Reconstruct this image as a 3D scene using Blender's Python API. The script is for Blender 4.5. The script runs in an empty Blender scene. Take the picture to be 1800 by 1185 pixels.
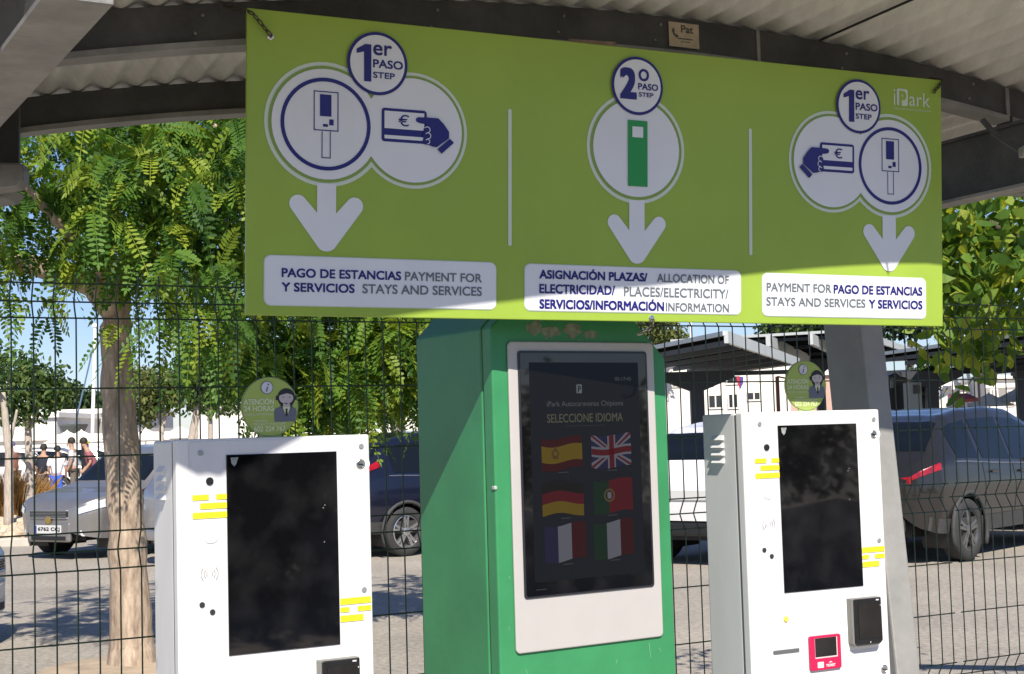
import bpy, math, random
from mathutils import Vector, Matrix
random.seed(7)
SC = bpy.context.scene
COL = SC.collection
PI = math.pi
# ------------------------------------------------------------------ camera
F_PX = 2490.0; PITCH = 0.0682; ROLL = 0.0287; CAM = Vector((0, 0, 1.5))
FW = Vector((0, math.cos(PITCH), math.sin(PITCH)))
UP0 = Vector((0, -math.sin(PITCH), math.cos(PITCH)))
RT = Vector((1, 0, 0)) * math.cos(ROLL) - UP0 * math.sin(ROLL)
UP = Vector((1, 0, 0)) * math.sin(ROLL) + UP0 * math.cos(ROLL)
cd = bpy.data.cameras.new('camera'); co = bpy.data.objects.new('camera', cd); COL.objects.link(co)
cd.sensor_width = 36; cd.lens = 36 * F_PX / 1800; cd.clip_start = 0.05; cd.clip_end = 3000
m = Matrix((RT, UP, -FW)).transposed().to_4x4(); m.translation = CAM; co.matrix_world = m
SC.camera = co
# ------------------------------------------------------------------ light
SUN = Vector((0.205, -0.979, 0.945)).normalized()
EL = math.asin(SUN.z); AZ = math.atan2(SUN.x, SUN.y)
w = bpy.data.worlds.new('World'); SC.world = w; w.use_nodes = True
nt = w.node_tree; nt.nodes.clear()
sk = nt.nodes.new('ShaderNodeTexSky'); sk.sky_type = 'NISHITA'; sk.sun_disc = False
sk.sun_elevation = EL; sk.sun_rotation = AZ; sk.air_density = 1.0; sk.dust_density = 0.15; sk.ozone_density = 3.5
bg = nt.nodes.new('ShaderNodeBackground'); bg.inputs[1].default_value = 0.075
wo = nt.nodes.new('ShaderNodeOutputWorld')
tint = nt.nodes.new('ShaderNodeMix'); tint.data_type = 'RGBA'; tint.blend_type = 'MULTIPLY'; tint.inputs[0].default_value = 1; tint.inputs[7].default_value = (0.95, 0.98, 1.20, 1)
nt.links.new(sk.outputs[0], tint.inputs[6]); nt.links.new(tint.outputs[2], bg.inputs[0]); nt.links.new(bg.outputs[0], wo.inputs[0])
sd = bpy.data.lights.new('sun', 'SUN'); sd.energy = 5.0; sd.angle = math.radians(0.53); sd.color = (1.0, 0.93, 0.82)
so = bpy.data.objects.new('sun', sd); COL.objects.link(so); so.rotation_euler = SUN.to_track_quat('Z', 'Y').to_euler()
SC.view_settings.view_transform = 'Standard'; SC.view_settings.look = 'None'
SC.view_settings.exposure = 0.45; SC.view_settings.gamma = 1.0
# ------------------------------------------------------------------ materials
MATS = {}
def mat(name, col, rough=0.5, metal=0.0, var=0.0, scale=8.0, bump=0.0, bscale=60.0, coat=0.0, col2=None, detail=6.0, stretch=None, spec=None, emit=None, estr=0.0):
    if name in MATS: return MATS[name]
    M = bpy.data.materials.new(name); M.use_nodes = True; t = M.node_tree; b = t.nodes['Principled BSDF']
    b.inputs['Base Color'].default_value = (*col, 1); b.inputs['Roughness'].default_value = rough; b.inputs['Metallic'].default_value = metal
    if coat: b.inputs['Coat Weight'].default_value = coat; b.inputs['Coat Roughness'].default_value = 0.05
    if spec is not None: b.inputs['Specular IOR Level'].default_value = spec
    if emit: b.inputs['Emission Color'].default_value = (*emit, 1); b.inputs['Emission Strength'].default_value = estr
    tc = t.nodes.new('ShaderNodeTexCoord'); vec = tc.outputs['Object']
    if stretch:
        mp = t.nodes.new('ShaderNodeMapping'); mp.inputs['Scale'].default_value = stretch
        t.links.new(vec, mp.inputs[0]); vec = mp.outputs[0]
    if var or col2:
        n = t.nodes.new('ShaderNodeTexNoise'); n.inputs['Scale'].default_value = scale; n.inputs['Detail'].default_value = detail; n.inputs['Roughness'].default_value = 0.65
        t.links.new(vec, n.inputs['Vector'])
        r = t.nodes.new('ShaderNodeValToRGB'); r.color_ramp.elements[0].position = 0.35; r.color_ramp.elements[1].position = 0.68
        c2 = col2 if col2 else tuple(c * (1 - var) for c in col); c1 = col if col2 else tuple(min(1, c * (1 + var)) for c in col)
        r.color_ramp.elements[0].color = (*c2, 1); r.color_ramp.elements[1].color = (*c1, 1)
        t.links.new(n.outputs['Fac'], r.inputs[0]); t.links.new(r.outputs[0], b.inputs['Base Color'])
        ma = t.nodes.new('ShaderNodeMapRange'); ma.inputs['To Min'].default_value = max(0.02, rough * 0.85); ma.inputs['To Max'].default_value = min(1, rough * 1.2)
        t.links.new(n.outputs['Fac'], ma.inputs['Value']); t.links.new(ma.outputs[0], b.inputs['Roughness'])
    if bump:
        n2 = t.nodes.new('ShaderNodeTexNoise'); n2.inputs['Scale'].default_value = bscale; n2.inputs['Detail'].default_value = 5
        t.links.new(vec, n2.inputs['Vector'])
        bp = t.nodes.new('ShaderNodeBump'); bp.inputs['Strength'].default_value = bump; bp.inputs['Distance'].default_value = 0.01
        t.links.new(n2.outputs['Fac'], bp.inputs['Height']); t.links.new(bp.outputs[0], b.inputs['Normal'])
    MATS[name] = M; return M
def leafmat(name, c1, c2, c3, trans=0.4):
    if name in MATS: return MATS[name]
    M = bpy.data.materials.new(name); M.use_nodes = True; t = M.node_tree; t.nodes.clear()
    g = t.nodes.new('ShaderNodeNewGeometry'); r = t.nodes.new('ShaderNodeValToRGB')
    e = r.color_ramp.elements; e[0].color = (*c1, 1); e[1].color = (*c3, 1); x = e.new(0.55); x.color = (*c2, 1)
    t.links.new(g.outputs['Random Per Island'], r.inputs[0])
    p = t.nodes.new('ShaderNodeBsdfPrincipled'); p.inputs['Roughness'].default_value = 0.55; p.inputs['Specular IOR Level'].default_value = 0.35
    tr = t.nodes.new('ShaderNodeBsdfTranslucent'); mx = t.nodes.new('ShaderNodeMixShader'); mx.inputs[0].default_value = trans
    hs = t.nodes.new('ShaderNodeMix'); hs.data_type = 'RGBA'; hs.blend_type = 'MULTIPLY'; hs.inputs[0].default_value = 1; hs.inputs[7].default_value = (1.25, 1.15, 0.5, 1)
    t.links.new(r.outputs[0], hs.inputs[6]); t.links.new(hs.outputs[2], tr.inputs[0])
    o = t.nodes.new('ShaderNodeOutputMaterial')
    t.links.new(r.outputs[0], p.inputs[0]); t.links.new(p.outputs[0], mx.inputs[1]); t.links.new(tr.outputs[0], mx.inputs[2]); t.links.new(mx.outputs[0], o.inputs[0])
    MATS[name] = M; return M
# ------------------------------------------------------------------ helpers
MW = {}
class MB:
    """collects polygons, then links them as ONE mesh object"""
    def __init__(s): s.v = []; s.f = []; s.mi = []; s.cur = 0
    def add(s, pts, faces):
        k = len(s.v); s.v += [Vector(p) for p in pts]
        for f in faces: s.f.append([i + k for i in f]); s.mi.append(s.cur)
        return s
    def poly(s, pts): return s.add(pts, [list(range(len(pts)))])
    def box(s, x0, x1, y0, y1, z0, z1, M=None):
        P = [Vector((x, y, z)) for z in (z0, z1) for y in (y0, y1) for x in (x0, x1)]
        if M is not None: P = [M @ p for p in P]
        return s.add(P, [(0, 2, 3, 1), (4, 5, 7, 6), (0, 1, 5, 4), (2, 6, 7, 3), (0, 4, 6, 2), (1, 3, 7, 5)])
    def prism(s, poly, a, b):
        """poly = 3D points; extruded from offset vector a to offset vector b"""
        a = Vector(a); b = Vector(b); n = len(poly); P = [Vector(p) + a for p in poly] + [Vector(p) + b for p in poly]
        s.add(P, [list(range(n))[::-1], list(range(n, 2 * n))] + [(i, (i + 1) % n, n + (i + 1) % n, n + i) for i in range(n)])
        return s
    def tube(s, path, r, n=6, cap=True):
        path = [Vector(p) for p in path]; N = len(path); rs = r if isinstance(r, (list, tuple)) else [r] * N
        prev = None; k0 = len(s.v); rings = []
        for i, p in enumerate(path):
            d = (path[min(i + 1, N - 1)] - path[max(i - 1, 0)])
            d = d.normalized() if d.length > 1e-9 else Vector((0, 0, 1))
            if prev is None:
                a = d.orthogonal().normalized()
            else:
                a = prev - d * prev.dot(d); a = a.normalized() if a.length > 1e-6 else d.orthogonal().normalized()
            prev = a; b = d.cross(a)
            rings += [p + (a * math.cos(2 * PI * j / n) + b * math.sin(2 * PI * j / n)) * rs[i] for j in range(n)]
        fs = []
        for i in range(N - 1):
            for j in range(n):
                fs.append((i * n + j, i * n + (j + 1) % n, (i + 1) * n + (j + 1) % n, (i + 1) * n + j))
        if cap: fs += [list(range(n))[::-1], list(range((N - 1) * n, N * n))]
        return s.add(rings, fs)
    def lathe(s, prof, origin, axis, n=24):
        """prof = (radius, height along axis)"""
        o = Vector(origin); ax = Vector(axis).normalized(); a = ax.orthogonal().normalized(); b = ax.cross(a); P = []
        for r, h in prof: P += [o + ax * h + (a * math.cos(2 * PI * j / n) + b * math.sin(2 * PI * j / n)) * r for j in range(n)]
        fs = [(i * n + j, i * n + (j + 1) % n, (i + 1) * n + (j + 1) % n, (i + 1) * n + j) for i in range(len(prof) - 1) for j in range(n)]
        fs += [list(range(n))[::-1], list(range((len(prof) - 1) * n, len(prof) * n))]
        return s.add(P, fs)
    def build(s, name, mats, parent=None, world=False, smooth=False, bevel=0.0, seg=2, kind=None):
        me = bpy.data.meshes.new(name); V = s.v
        if parent is not None and world:
            Mi = MW[parent.name].inverted(); V = [Mi @ p for p in V]
        me.from_pydata([tuple(p) for p in V], [], s.f)
        for mm in (mats if isinstance(mats, (list, tuple)) else [mats]): me.materials.append(mm)
        if any(s.mi): me.polygons.foreach_set('material_index', s.mi)
        if smooth: me.polygons.foreach_set('use_smooth', [True] * len(s.f))
        me.update()
        o = bpy.data.objects.new(name, me); COL.objects.link(o)
        if parent is not None: o.parent = parent
        else: MW[o.name] = Matrix.Identity(4)
        if bevel:
            bm = o.modifiers.new('bevel', 'BEVEL'); bm.width = bevel; bm.segments = seg; bm.limit_method = 'ANGLE'; bm.angle_limit = math.radians(40)
        if kind: o['kind'] = kind
        return o
def tag(o, label=None, cat=None, group=None, kind=None):
    if label: o['label'] = label
    if cat: o['category'] = cat
    if group: o['group'] = group
    if kind: o['kind'] = kind
    return o
def thing(name, label, cat, M, group=None):
    o = bpy.data.objects.new(name, None); COL.objects.link(o); o.empty_display_size = 0.1
    if isinstance(M, (tuple, list, Vector)): M = Matrix.Translation(Vector(M))
    o.matrix_basis = M; MW[o.name] = M.copy()
    return tag(o, label, cat, group)
def frame(loc, rz): return Matrix.Translation(Vector(loc)) @ Matrix.Rotation(rz, 4, 'Z')
def copy_tree(o, parent=None):
    c = o.copy(); COL.objects.link(c)
    if parent is not None: c.parent = parent
    for ch in list(o.children): copy_tree(ch, c)
    return c
def ray(px, py): return (FW + RT * ((px - 900) / F_PX) - UP * ((py - 592.5) / F_PX))
def at(px, py, Y):
    """point of the place that stands Y metres ahead in the direction of a photo pixel"""
    d = ray(px, py); return CAM + d * (Y / d.y)
def gnd(px, Y):
    p = at(px, 760, Y); return Vector((p.x, Y, 0))
# --- text
_tc = {}
def text_polys(s, off=0.0):
    k = (s, off)
    if k in _tc: return _tc[k]
    cu = bpy.data.curves.new('t', 'FONT'); cu.body = s; cu.size = 1; cu.offset = off; cu.resolution_u = 4
    o = bpy.data.objects.new('t', cu); COL.objects.link(o)
    dg = bpy.context.evaluated_depsgraph_get(); me = bpy.data.meshes.new_from_object(o.evaluated_get(dg))
    V = [(p.co.x, p.co.y) for p in me.vertices]; Fs = [list(p.vertices) for p in me.polygons]
    bpy.data.objects.remove(o); bpy.data.meshes.remove(me); bpy.data.curves.remove(cu)
    xs = [p[0] for p in V]; ys = [p[1] for p in V]
    _tc[k] = (V, Fs, min(xs), max(xs), min(ys), max(ys)); return _tc[k]
def arc(cx, cy, rx, ry, a0, a1, n=16):
    return [(cx + rx * math.cos(a0 + (a1 - a0) * i / n), cy + ry * math.sin(a0 + (a1 - a0) * i / n)) for i in range(n + 1)]
class Flat(MB):
    """thin printed shapes in a plate's (u right, v down) plane, d metres proud of it"""
    def __init__(s, f, d): super().__init__(); s.fn = f; s.d = d
    def P(s, pts): s.poly([s.fn(u, v, s.d) for u, v in pts][::-1]); return s
    def rect(s, u0, v0, u1, v1): return s.P([(u0, v0), (u1, v0), (u1, v1), (u0, v1)])
    def rrect(s, u0, v0, u1, v1, r):
        return s.P(arc(u1 - r, v0 + r, r, r, -PI / 2, 0, 6) + arc(u1 - r, v1 - r, r, r, 0, PI / 2, 6) + arc(u0 + r, v1 - r, r, r, PI / 2, PI, 6) + arc(u0 + r, v0 + r, r, r, PI, 1.5 * PI, 6))
    def disc(s, cu, cv, r, n=48): return s.P(arc(cu, cv, r, r, 0, 2 * PI, n)[:-1])
    def ring(s, cu, cv, r0, r1, n=56, a0=0, a1=2 * PI):
        A = arc(cu, cv, r0, r0, a0, a1, n); B = arc(cu, cv, r1, r1, a0, a1, n)
        for i in range(n): s.P([A[i], A[i + 1], B[i + 1], B[i]])
        return s
    def frame(s, u0, v0, u1, v1, t):
        s.rect(u0, v0, u1, v0 + t); s.rect(u0, v1 - t, u1, v1); s.rect(u0, v0 + t, u0 + t, v1 - t); s.rect(u1 - t, v0 + t, u1, v1 - t); return s
    def union2(s, c1, r1, c2, r2):
        (x1, y1), (x2, y2) = c1, c2; d = math.hypot(x2 - x1, y2 - y1); b = math.atan2(y2 - y1, x2 - x1)
        a = (d * d + r1 * r1 - r2 * r2) / (2 * d); h1 = math.acos(a / r1); h2 = math.acos((d - a) / r2)
        return s.P(arc(x1, y1, r1, r1, b + h1, b + 2 * PI - h1, 40) + arc(x2, y2, r2, r2, b + PI + h2, b + 3 * PI - h2, 40)[1:-1])
    def text(s, t, u0, v0, u1, v1, off=0.0):
        V, Fs, a, b, c, e = text_polys(t)
        o = off * (v1 - v0) * 1.5; u0 += o; u1 -= o; v0 += o; v1 -= o      # heavier strokes: slightly shifted copies
        for k, (dx, dy) in enumerate([(0, 0)] + ([(-o, -o), (o, -o), (-o, o), (o, o), (0, o), (0, -o), (o, 0), (-o, 0)] if off else [])):
            s.add([s.fn(u0 + (x - a) / (b - a) * (u1 - u0) + dx, v1 - (y - c) / (e - c) * (v1 - v0) + dy, s.d + k * 2e-5) for x, y in V], Fs)
        return s
# ------------------------------------------------------------------ palette
sheet_m = mat('roof_sheet_paint', (0.57, 0.55, 0.505), 0.6, var=0.13, scale=3.5, stretch=(6, 0.8, 1), bump=0.12, bscale=40)
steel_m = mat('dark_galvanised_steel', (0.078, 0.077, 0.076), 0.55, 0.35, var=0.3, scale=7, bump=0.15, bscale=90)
steel2_m = mat('grey_steel_and_lit_flange', (0.27, 0.26, 0.245), 0.55, 0.3, var=0.22, scale=9, bump=0.15, bscale=70)
postm = mat('post_steel', (0.31, 0.305, 0.29), 0.55, 0.2, var=0.14, scale=5, bump=0.1, bscale=60)
white_m = mat('white_powder_coat', (0.76, 0.76, 0.75), 0.42, var=0.05, scale=4, bump=0.03, bscale=300, stretch=(2, 2, .5))
white2_m = mat('light_grey_panel', (0.66, 0.66, 0.68), 0.4, var=0.035, scale=5, stretch=(2, 2, .6))
white3_m = mat('white_sticker', (0.84, 0.84, 0.81), 0.35, var=0.02, scale=6)
glass_m = mat('black_screen_glass', (0.006, 0.006, 0.008), 0.03, spec=0.75)
blackpl_m = mat('black_plastic', (0.012, 0.012, 0.013), 0.35, var=0.2, scale=30)
greypl_m = mat('grey_plastic', (0.16, 0.16, 0.15), 0.5)
yellow_m = mat('yellow_vinyl', (0.82, 0.70, 0.02), 0.4)
red_m = mat('crimson_plastic', (0.55, 0.012, 0.08), 0.35, var=0.06)
green_m = mat('green_cabinet_paint', (0.040, 0.245, 0.095), 0.38, var=0.12, scale=3.5, bump=0.05, bscale=45)
bezel_m = mat('pale_grey_bezel', (0.46, 0.44, 0.425), 0.4, var=0.03, scale=5)
signg_m = mat('lime_sign_print', (0.30, 0.435, 0.05), 0.42, var=0.07, scale=2.2, bump=0.04, bscale=9)
signw_m = mat('white_sign_print', (0.72, 0.74, 0.78), 0.42, var=0.035, scale=3)
signw2_m = mat('pale_sign_outline', (0.60, 0.68, 0.58), 0.42, var=0.02, scale=3)
signr_m = mat('olive_sign_ring', (0.22, 0.34, 0.06), 0.42)
navy_m = mat('navy_sign_print', (0.012, 0.010, 0.16), 0.4)
sgrey_m = mat('grey_sign_print', (0.13, 0.15, 0.17), 0.4)
kgreen_m = mat('green_sign_print', (0.015, 0.28, 0.06), 0.4)
chrome_m = mat('lock_chrome', (0.7, 0.7, 0.7), 0.2, 1.0)
def dust(M):
    t = M.node_tree; b = t.nodes['Principled BSDF']; tc = t.nodes.new('ShaderNodeTexCoord')
    vo = t.nodes.new('ShaderNodeTexVoronoi'); vo.inputs['Scale'].default_value = 26; n = t.nodes.new('ShaderNodeTexNoise'); n.inputs['Scale'].default_value = 9; n.inputs['Detail'].default_value = 8
    t.links.new(tc.outputs['Object'], vo.inputs['Vector']); t.links.new(tc.outputs['Object'], n.inputs['Vector'])
    l = t.nodes.new('ShaderNodeMath'); l.operation = 'LESS_THAN'; l.inputs[1].default_value = .045; t.links.new(vo.outputs['Distance'], l.inputs[0])
    sp = t.nodes.new('ShaderNodeSeparateColor'); t.links.new(vo.outputs['Color'], sp.inputs[0]); g = t.nodes.new('ShaderNodeMath'); g.operation = 'GREATER_THAN'; g.inputs[1].default_value = .72; t.links.new(sp.outputs[0], g.inputs[0])
    m_ = t.nodes.new('ShaderNodeMath'); m_.operation = 'MULTIPLY'; t.links.new(l.outputs[0], m_.inputs[0]); t.links.new(g.outputs[0], m_.inputs[1])
    r = t.nodes.new('ShaderNodeMapRange'); r.inputs['From Min'].default_value = .45; r.inputs['From Max'].default_value = .8; r.inputs['To Max'].default_value = .03; t.links.new(n.outputs['Fac'], r.inputs['Value'])
    a = t.nodes.new('ShaderNodeMath'); a.operation = 'MULTIPLY_ADD'; a.inputs[1].default_value = .35; t.links.new(m_.outputs[0], a.inputs[0]); t.links.new(r.outputs[0], a.inputs[2])
    mx = t.nodes.new('ShaderNodeMix'); mx.data_type = 'RGBA'; mx.inputs[6].default_value = (.004, .004, .005, 1); mx.inputs[7].default_value = (.45, .45, .45, 1); t.links.new(a.outputs[0], mx.inputs[0]); t.links.new(mx.outputs[2], b.inputs['Base Color'])
dust(glass_m)
# ------------------------------------------------------------------ ground
ASPH = mat('sunlit_asphalt', (0.445, 0.405, 0.345), 0.9, col2=(0.315, 0.29, 0.25), scale=0.55, bump=0.5, bscale=70, detail=12)
t_ = ASPH.node_tree; b_ = t_.nodes['Principled BSDF']; lk_ = b_.inputs['Base Color'].links[0].from_socket
tc_ = t_.nodes.new('ShaderNodeTexCoord'); n_s = t_.nodes.new('ShaderNodeTexNoise'); n_s.inputs['Scale'].default_value = 22; n_s.inputs['Detail'].default_value = 9; n_s.inputs['Roughness'].default_value = .75
t_.links.new(tc_.outputs['Object'], n_s.inputs['Vector']); r_s = t_.nodes.new('ShaderNodeValToRGB'); r_s.color_ramp.elements[0].position = .38; r_s.color_ramp.elements[0].color = (.62, .60, .58, 1); r_s.color_ramp.elements[1].position = .58; r_s.color_ramp.elements[1].color = (1.08, 1.06, 1.04, 1)
t_.links.new(n_s.outputs['Fac'], r_s.inputs[0]); m_s = t_.nodes.new('ShaderNodeMix'); m_s.data_type = 'RGBA'; m_s.blend_type = 'MULTIPLY'; m_s.inputs[0].default_value = 1
t_.links.new(lk_, m_s.inputs[6]); t_.links.new(r_s.outputs[0], m_s.inputs[7]); t_.links.new(m_s.outputs[2], b_.inputs['Base Color'])
MB().poly([(-400, -60, 0), (400, -60, 0), (400, 900, 0), (-400, 900, 0)]).build('ground', ASPH, kind='structure')
SOIL = mat('dry_soil', (0.42, 0.33, 0.235), 0.95, var=0.25, scale=4, bump=0.6, bscale=30, detail=10)
KERB = mat('kerb_concrete', (0.50, 0.46, 0.40), 0.85, var=0.12, scale=3, bump=0.2, bscale=40)
# planting bed beyond the parking lane
MB().box(-16, gnd(70, 22).x, 22.0, 34, -0.05, 0.06).build('planting_bed', SOIL, kind='structure')
MB().box(-16, gnd(70, 22).x + 0.15, 21.85, 22.0, -0.02, 0.12).build('kerb', KERB, kind='structure', bevel=0.02)
# ------------------------------------------------------------------ canopy frame (coordinates along the sign's plane)
SY = 0.4159; SO = Vector((-.5477, 2.9822, 2.4279))
UX = Vector((math.cos(SY), math.sin(SY), 0)); BK = Vector((-math.sin(SY), math.cos(SY), 0)); ZZ = Vector((0, 0, 1))
BASE = Vector((SO.x, SO.y, 0))
def cp(u, off, z): return BASE + UX * u + BK * off + ZZ * z
def arch(u):
    d = (u - 1.0); return 2.455 - min(0.07 * d * d, 0.15)
POSTP = at(1545, 900, 4.45)
can = thing('canopy', 'grey steel canopy with arched beams and corrugated roof over the pay stations', 'canopy', (POSTP.x, POSTP.y, 0))
def interp(x, pts):
    for (a, ya), (b, yb) in zip(pts, pts[1:]):
        if x <= b: return ya + (yb - ya) * max(0, (x - a)) / (b - a)
    return pts[-1][1]
DF = [(-1.6, .75), (-.36, .77), (-.28, .86), (-.083, .79), (.08, .715), (.45, .705), (.865, .685), (1.68, .58), (3.6, .50)]  # front edge out of view, outline shaped to land the roof's shadow
b = MB(); n = 0; NU = int((3.6 + 1.6) / 0.0095); rows = [-1.0, -.5, 0, .12, .5, .95, 1.25]
for i in range(NU + 1):
    u = -1.6 + 5.2 * i / NU; dz = 0.0095 * math.sin(2 * PI * u / 0.0762); z = arch(u) + 0.0955 + dz
    dfr = interp(u, DF)
    for r in rows:
        b.v.append(cp(u, r if r > -1 else -dfr, z))
R_ = len(rows)
rows_s = None
for i in range(NU):
    for j in range(R_ - 1): b.f.append([i * R_ + j, (i + 1) * R_ + j, (i + 1) * R_ + j + 1, i * R_ + j + 1]); b.mi.append(0)
sheet = b.build('roof_sheet', sheet_m, can, True, smooth=True)
md = sheet.modifiers.new('thick', 'SOLIDIFY'); md.thickness = 0.0012; md.offset = 1
b = MB(); k = 60
for i in range(k + 1):
    u = -1.6 + 5.2 * i / k; d = interp(u, DF)
    for dz in (.088, .118): b.v.append(cp(u, -d - .003, arch(u) + dz)); b.v.append(cp(u, -d - .006, arch(u) + dz))
for i in range(k):
    q = i * 4; r = q + 4
    for a_, c_ in ((0, 1), (1, 3), (3, 2), (2, 0)): b.f.append([q + a_, q + c_, r + c_, r + a_]); b.mi.append(0)
b.build('edge_flashing', sheet_m, can, True)
# lap joint seam of two sheets
b = MB(); us = 1.555
b.tube([cp(us, -.62, arch(us) + 0.083), cp(us, .09, arch(us) + 0.083)], 0.0035, 5)
b.build('lap_joint', mat('dark_gap', (0.015, 0.014, 0.012), 0.9), can, True)
def archbeam(off, u0, u1, dz=0.0, h=0.085):
    b = MB(); N = 40
    # C-channel: web facing the viewer with a lip returning at the bottom
    sec = [(0, h), (0, 0.0), (-0.014, -0.002), (-0.014, -0.016), (0.05, -0.016), (0.05, -0.010), (0.004, -0.008), (0.004, h - 0.004), (0.05, h - 0.004), (0.05, h)]
    k = len(sec)
    for i in range(N + 1):
        u = u0 + (u1 - u0) * i / N; z = arch(u) + dz
        for d, e in sec: b.v.append(cp(u, off + d, z + e))
    for i in range(N):
        for j in range(k): b.f.append([i * k + j, i * k + (j + 1) % k, (i + 1) * k + (j + 1) % k, (i + 1) * k + j]); b.mi.append(1 if j in (2, 3) else 0)
    b.f += [list(range(k)), list(range(N * k, N * k + k))[::-1]]; b.mi += [0, 0]
    return b
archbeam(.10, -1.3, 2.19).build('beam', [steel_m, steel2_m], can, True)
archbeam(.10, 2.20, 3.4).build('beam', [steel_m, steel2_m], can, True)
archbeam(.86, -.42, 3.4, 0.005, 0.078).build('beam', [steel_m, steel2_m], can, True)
# splice plates and screws on the beam
b = MB()
b.box(0, 0.012, -0.004, 0.0, 0.0, 0.08, Matrix(((UX.x, BK.x, 0, 0), (UX.y, BK.y, 0, 0), (0, 0, 1, 0), (0, 0, 0, 1))))
b.v = [p + cp(2.188, .098, arch(2.19)) for p in b.v]
b2 = MB(); b2.box(0, 0.01, -0.003, 0.0, 0.0, 0.082, Matrix(((UX.x, BK.x, 0, 0), (UX.y, BK.y, 0, 0), (0, 0, 1, 0), (0, 0, 0, 1))))
b2.v = [p + cp(1.36, .099, arch(1.36)) for p in b2.v]
b.build('splice_plate', steel2_m, can, True); b2.build('splice_plate', steel2_m, can, True)
b = MB()
for u in (-.1, .45, .78, 1.05, 1.62, 2.05, 2.3):
    for dz in (0.02, 0.062): b.lathe([(0.004, 0), (0.004, 0.003), (0.002, 0.005)], cp(u + dz * .4, .099, arch(u) + dz), -BK, 8)
b.build('screw_heads', steel2_m, can, True)
# remains of an old notice on the beam's lip
b = MB(); b.prism([cp(.80, .085, arch(.8) - .012), cp(.86, .085, arch(.86) - .006), cp(.93, .085, arch(.93) - .014), cp(.94, .085, arch(.94) + .002), cp(.81, .085, arch(.81) + .001)], (0, 0, 0), BK * -0.002)
b.build('torn_sticker', mat('rusty_paper', (0.35, 0.24, 0.18), 0.9, var=.3, scale=40), can, True)
# tapered arms
def arm(p0, p1, zb0, zb1, h0, h1, fw, lift=0.0):
    """p0 near tip, p1 far root: plan points of the right edge of the bottom flange; box web + flange"""
    p0 = Vector((p0[0], p0[1], 0)); p1 = Vector((p1[0], p1[1], 0)); d = (p1 - p0).normalized(); nrm = Vector((-d.y, d.x, 0))
    if nrm.x > 0: nrm = -nrm      # points to the left
    fl = MB(); fl.prism([p0 + ZZ * zb0, p1 + ZZ * zb1, p1 + ZZ * (zb1 + .009), p0 + ZZ * (zb0 + .009)], (0, 0, 0), nrm * fw)
    wb = MB(); o = nrm * (fw * .25)
    wb.prism([p0 + ZZ * (zb0 + .009), p1 + ZZ * (zb1 + .009), p1 + ZZ * (zb1 + h1), p0 + ZZ * (zb0 + h0)], o, nrm * (fw * .75))
    tf = MB(); tf.prism([p0 + ZZ * (zb0 + h0), p1 + ZZ * (zb1 + h1), p1 + ZZ * (zb1 + h1 + .009), p0 + ZZ * (zb0 + h0 + .009)], (0, 0, 0), nrm * fw)
    wb.add(tf.v, tf.f)
    a = wb.build('arm', steel_m, can, True); fl.build('flange', steel2_m, a);  # flange paler than the web: the light on it is put into its colour
    a.children[0].data.transform(MW[can.name].inverted())
    return a
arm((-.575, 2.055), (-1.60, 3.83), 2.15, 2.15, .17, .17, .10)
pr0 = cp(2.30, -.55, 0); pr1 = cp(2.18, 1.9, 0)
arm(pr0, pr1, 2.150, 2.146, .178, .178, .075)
# brace rod and conduit box at the right arm
b = MB(); q0 = at(1728, 212, 3.75); q1 = at(1762, 244, 3.68); q2 = at(1800, 268, 3.6)
b.tube([q0, (q0 + q1) / 2 + Vector((0, 0, -.006)), q1, q2, q2 + (q2 - q1)], 0.009, 6); b.build('brace_strap', steel_m, can, True)
q = at(1800, 266, 3.55); MB().box(q.x - .008, q.x + .06, q.y - .02, q.y + .02, q.z - .014, q.z + .012).build('junction_box', steel2_m, can, True, bevel=.003)
# end bracket of the rear beam at the left edge
e0 = at(-30, 285, 3.35); e1 = at(34, 336, 3.35)
b = MB(); b.prism([at(-40, 284, 3.35), at(36, 286, 3.35), at(41, 300, 3.35), at(40, 318, 3.35), at(30, 330, 3.35), at(-40, 340, 3.35)], (0, 0, 0), (0, .05, 0))
b.build('bracket', steel2_m, can, True, bevel=.006)
b = MB(); b.prism([at(-40, 190, 3.45), at(33, 186, 3.45), at(33, 292, 3.45), at(-40, 292, 3.45)], (0, 0, 0), (0, .012, 0)); b.build('end_plate', steel_m, can, True)
b = MB(); b.prism([at(-40, 336, 3.45), at(22, 333, 3.45), at(8, 348, 3.45), at(-40, 356, 3.45)], (0, 0, 0), (0, .10, 0)); b.build('bracket', steel2_m, can, True, bevel=.004)
# the leaning right-hand post (I-section)
PY = 0.47; pux = Vector((math.cos(PY), math.sin(PY), 0)); pbk = Vector((-math.sin(PY), math.cos(PY), 0))
pt_ = at(1512, 575, 4.24); pb_ = at(1577, 1185, 4.13)
dirp = (pt_ - pb_) / (pt_.z - pb_.z); lo = pb_ - dirp * pb_.z; hi = pb_ + dirp * (2.16 - pb_.z)
def secp(c, k): return [c + pux * x + pbk * y for x, y in k]
wd = .088; dp = .17
def hpost(sec):
    b = MB(); b.add(secp(lo, sec) + secp(hi, sec), [list(range(len(sec)))[::-1], list(range(len(sec), 2 * len(sec)))] + [(i, (i + 1) % len(sec), len(sec) + (i + 1) % len(sec), len(sec) + i) for i in range(len(sec))]); return b
hpost([(0, 0), (wd, 0), (wd, dp), (0, dp)]).build('post', postm, can, True, bevel=.006)
b = MB(); b.box(-.14, .23, -.12, .30, 0, .02, Matrix.Translation(lo) @ Matrix.Rotation(PY, 4, 'Z')); b.build('base_plate', steel2_m, can, True)
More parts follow.
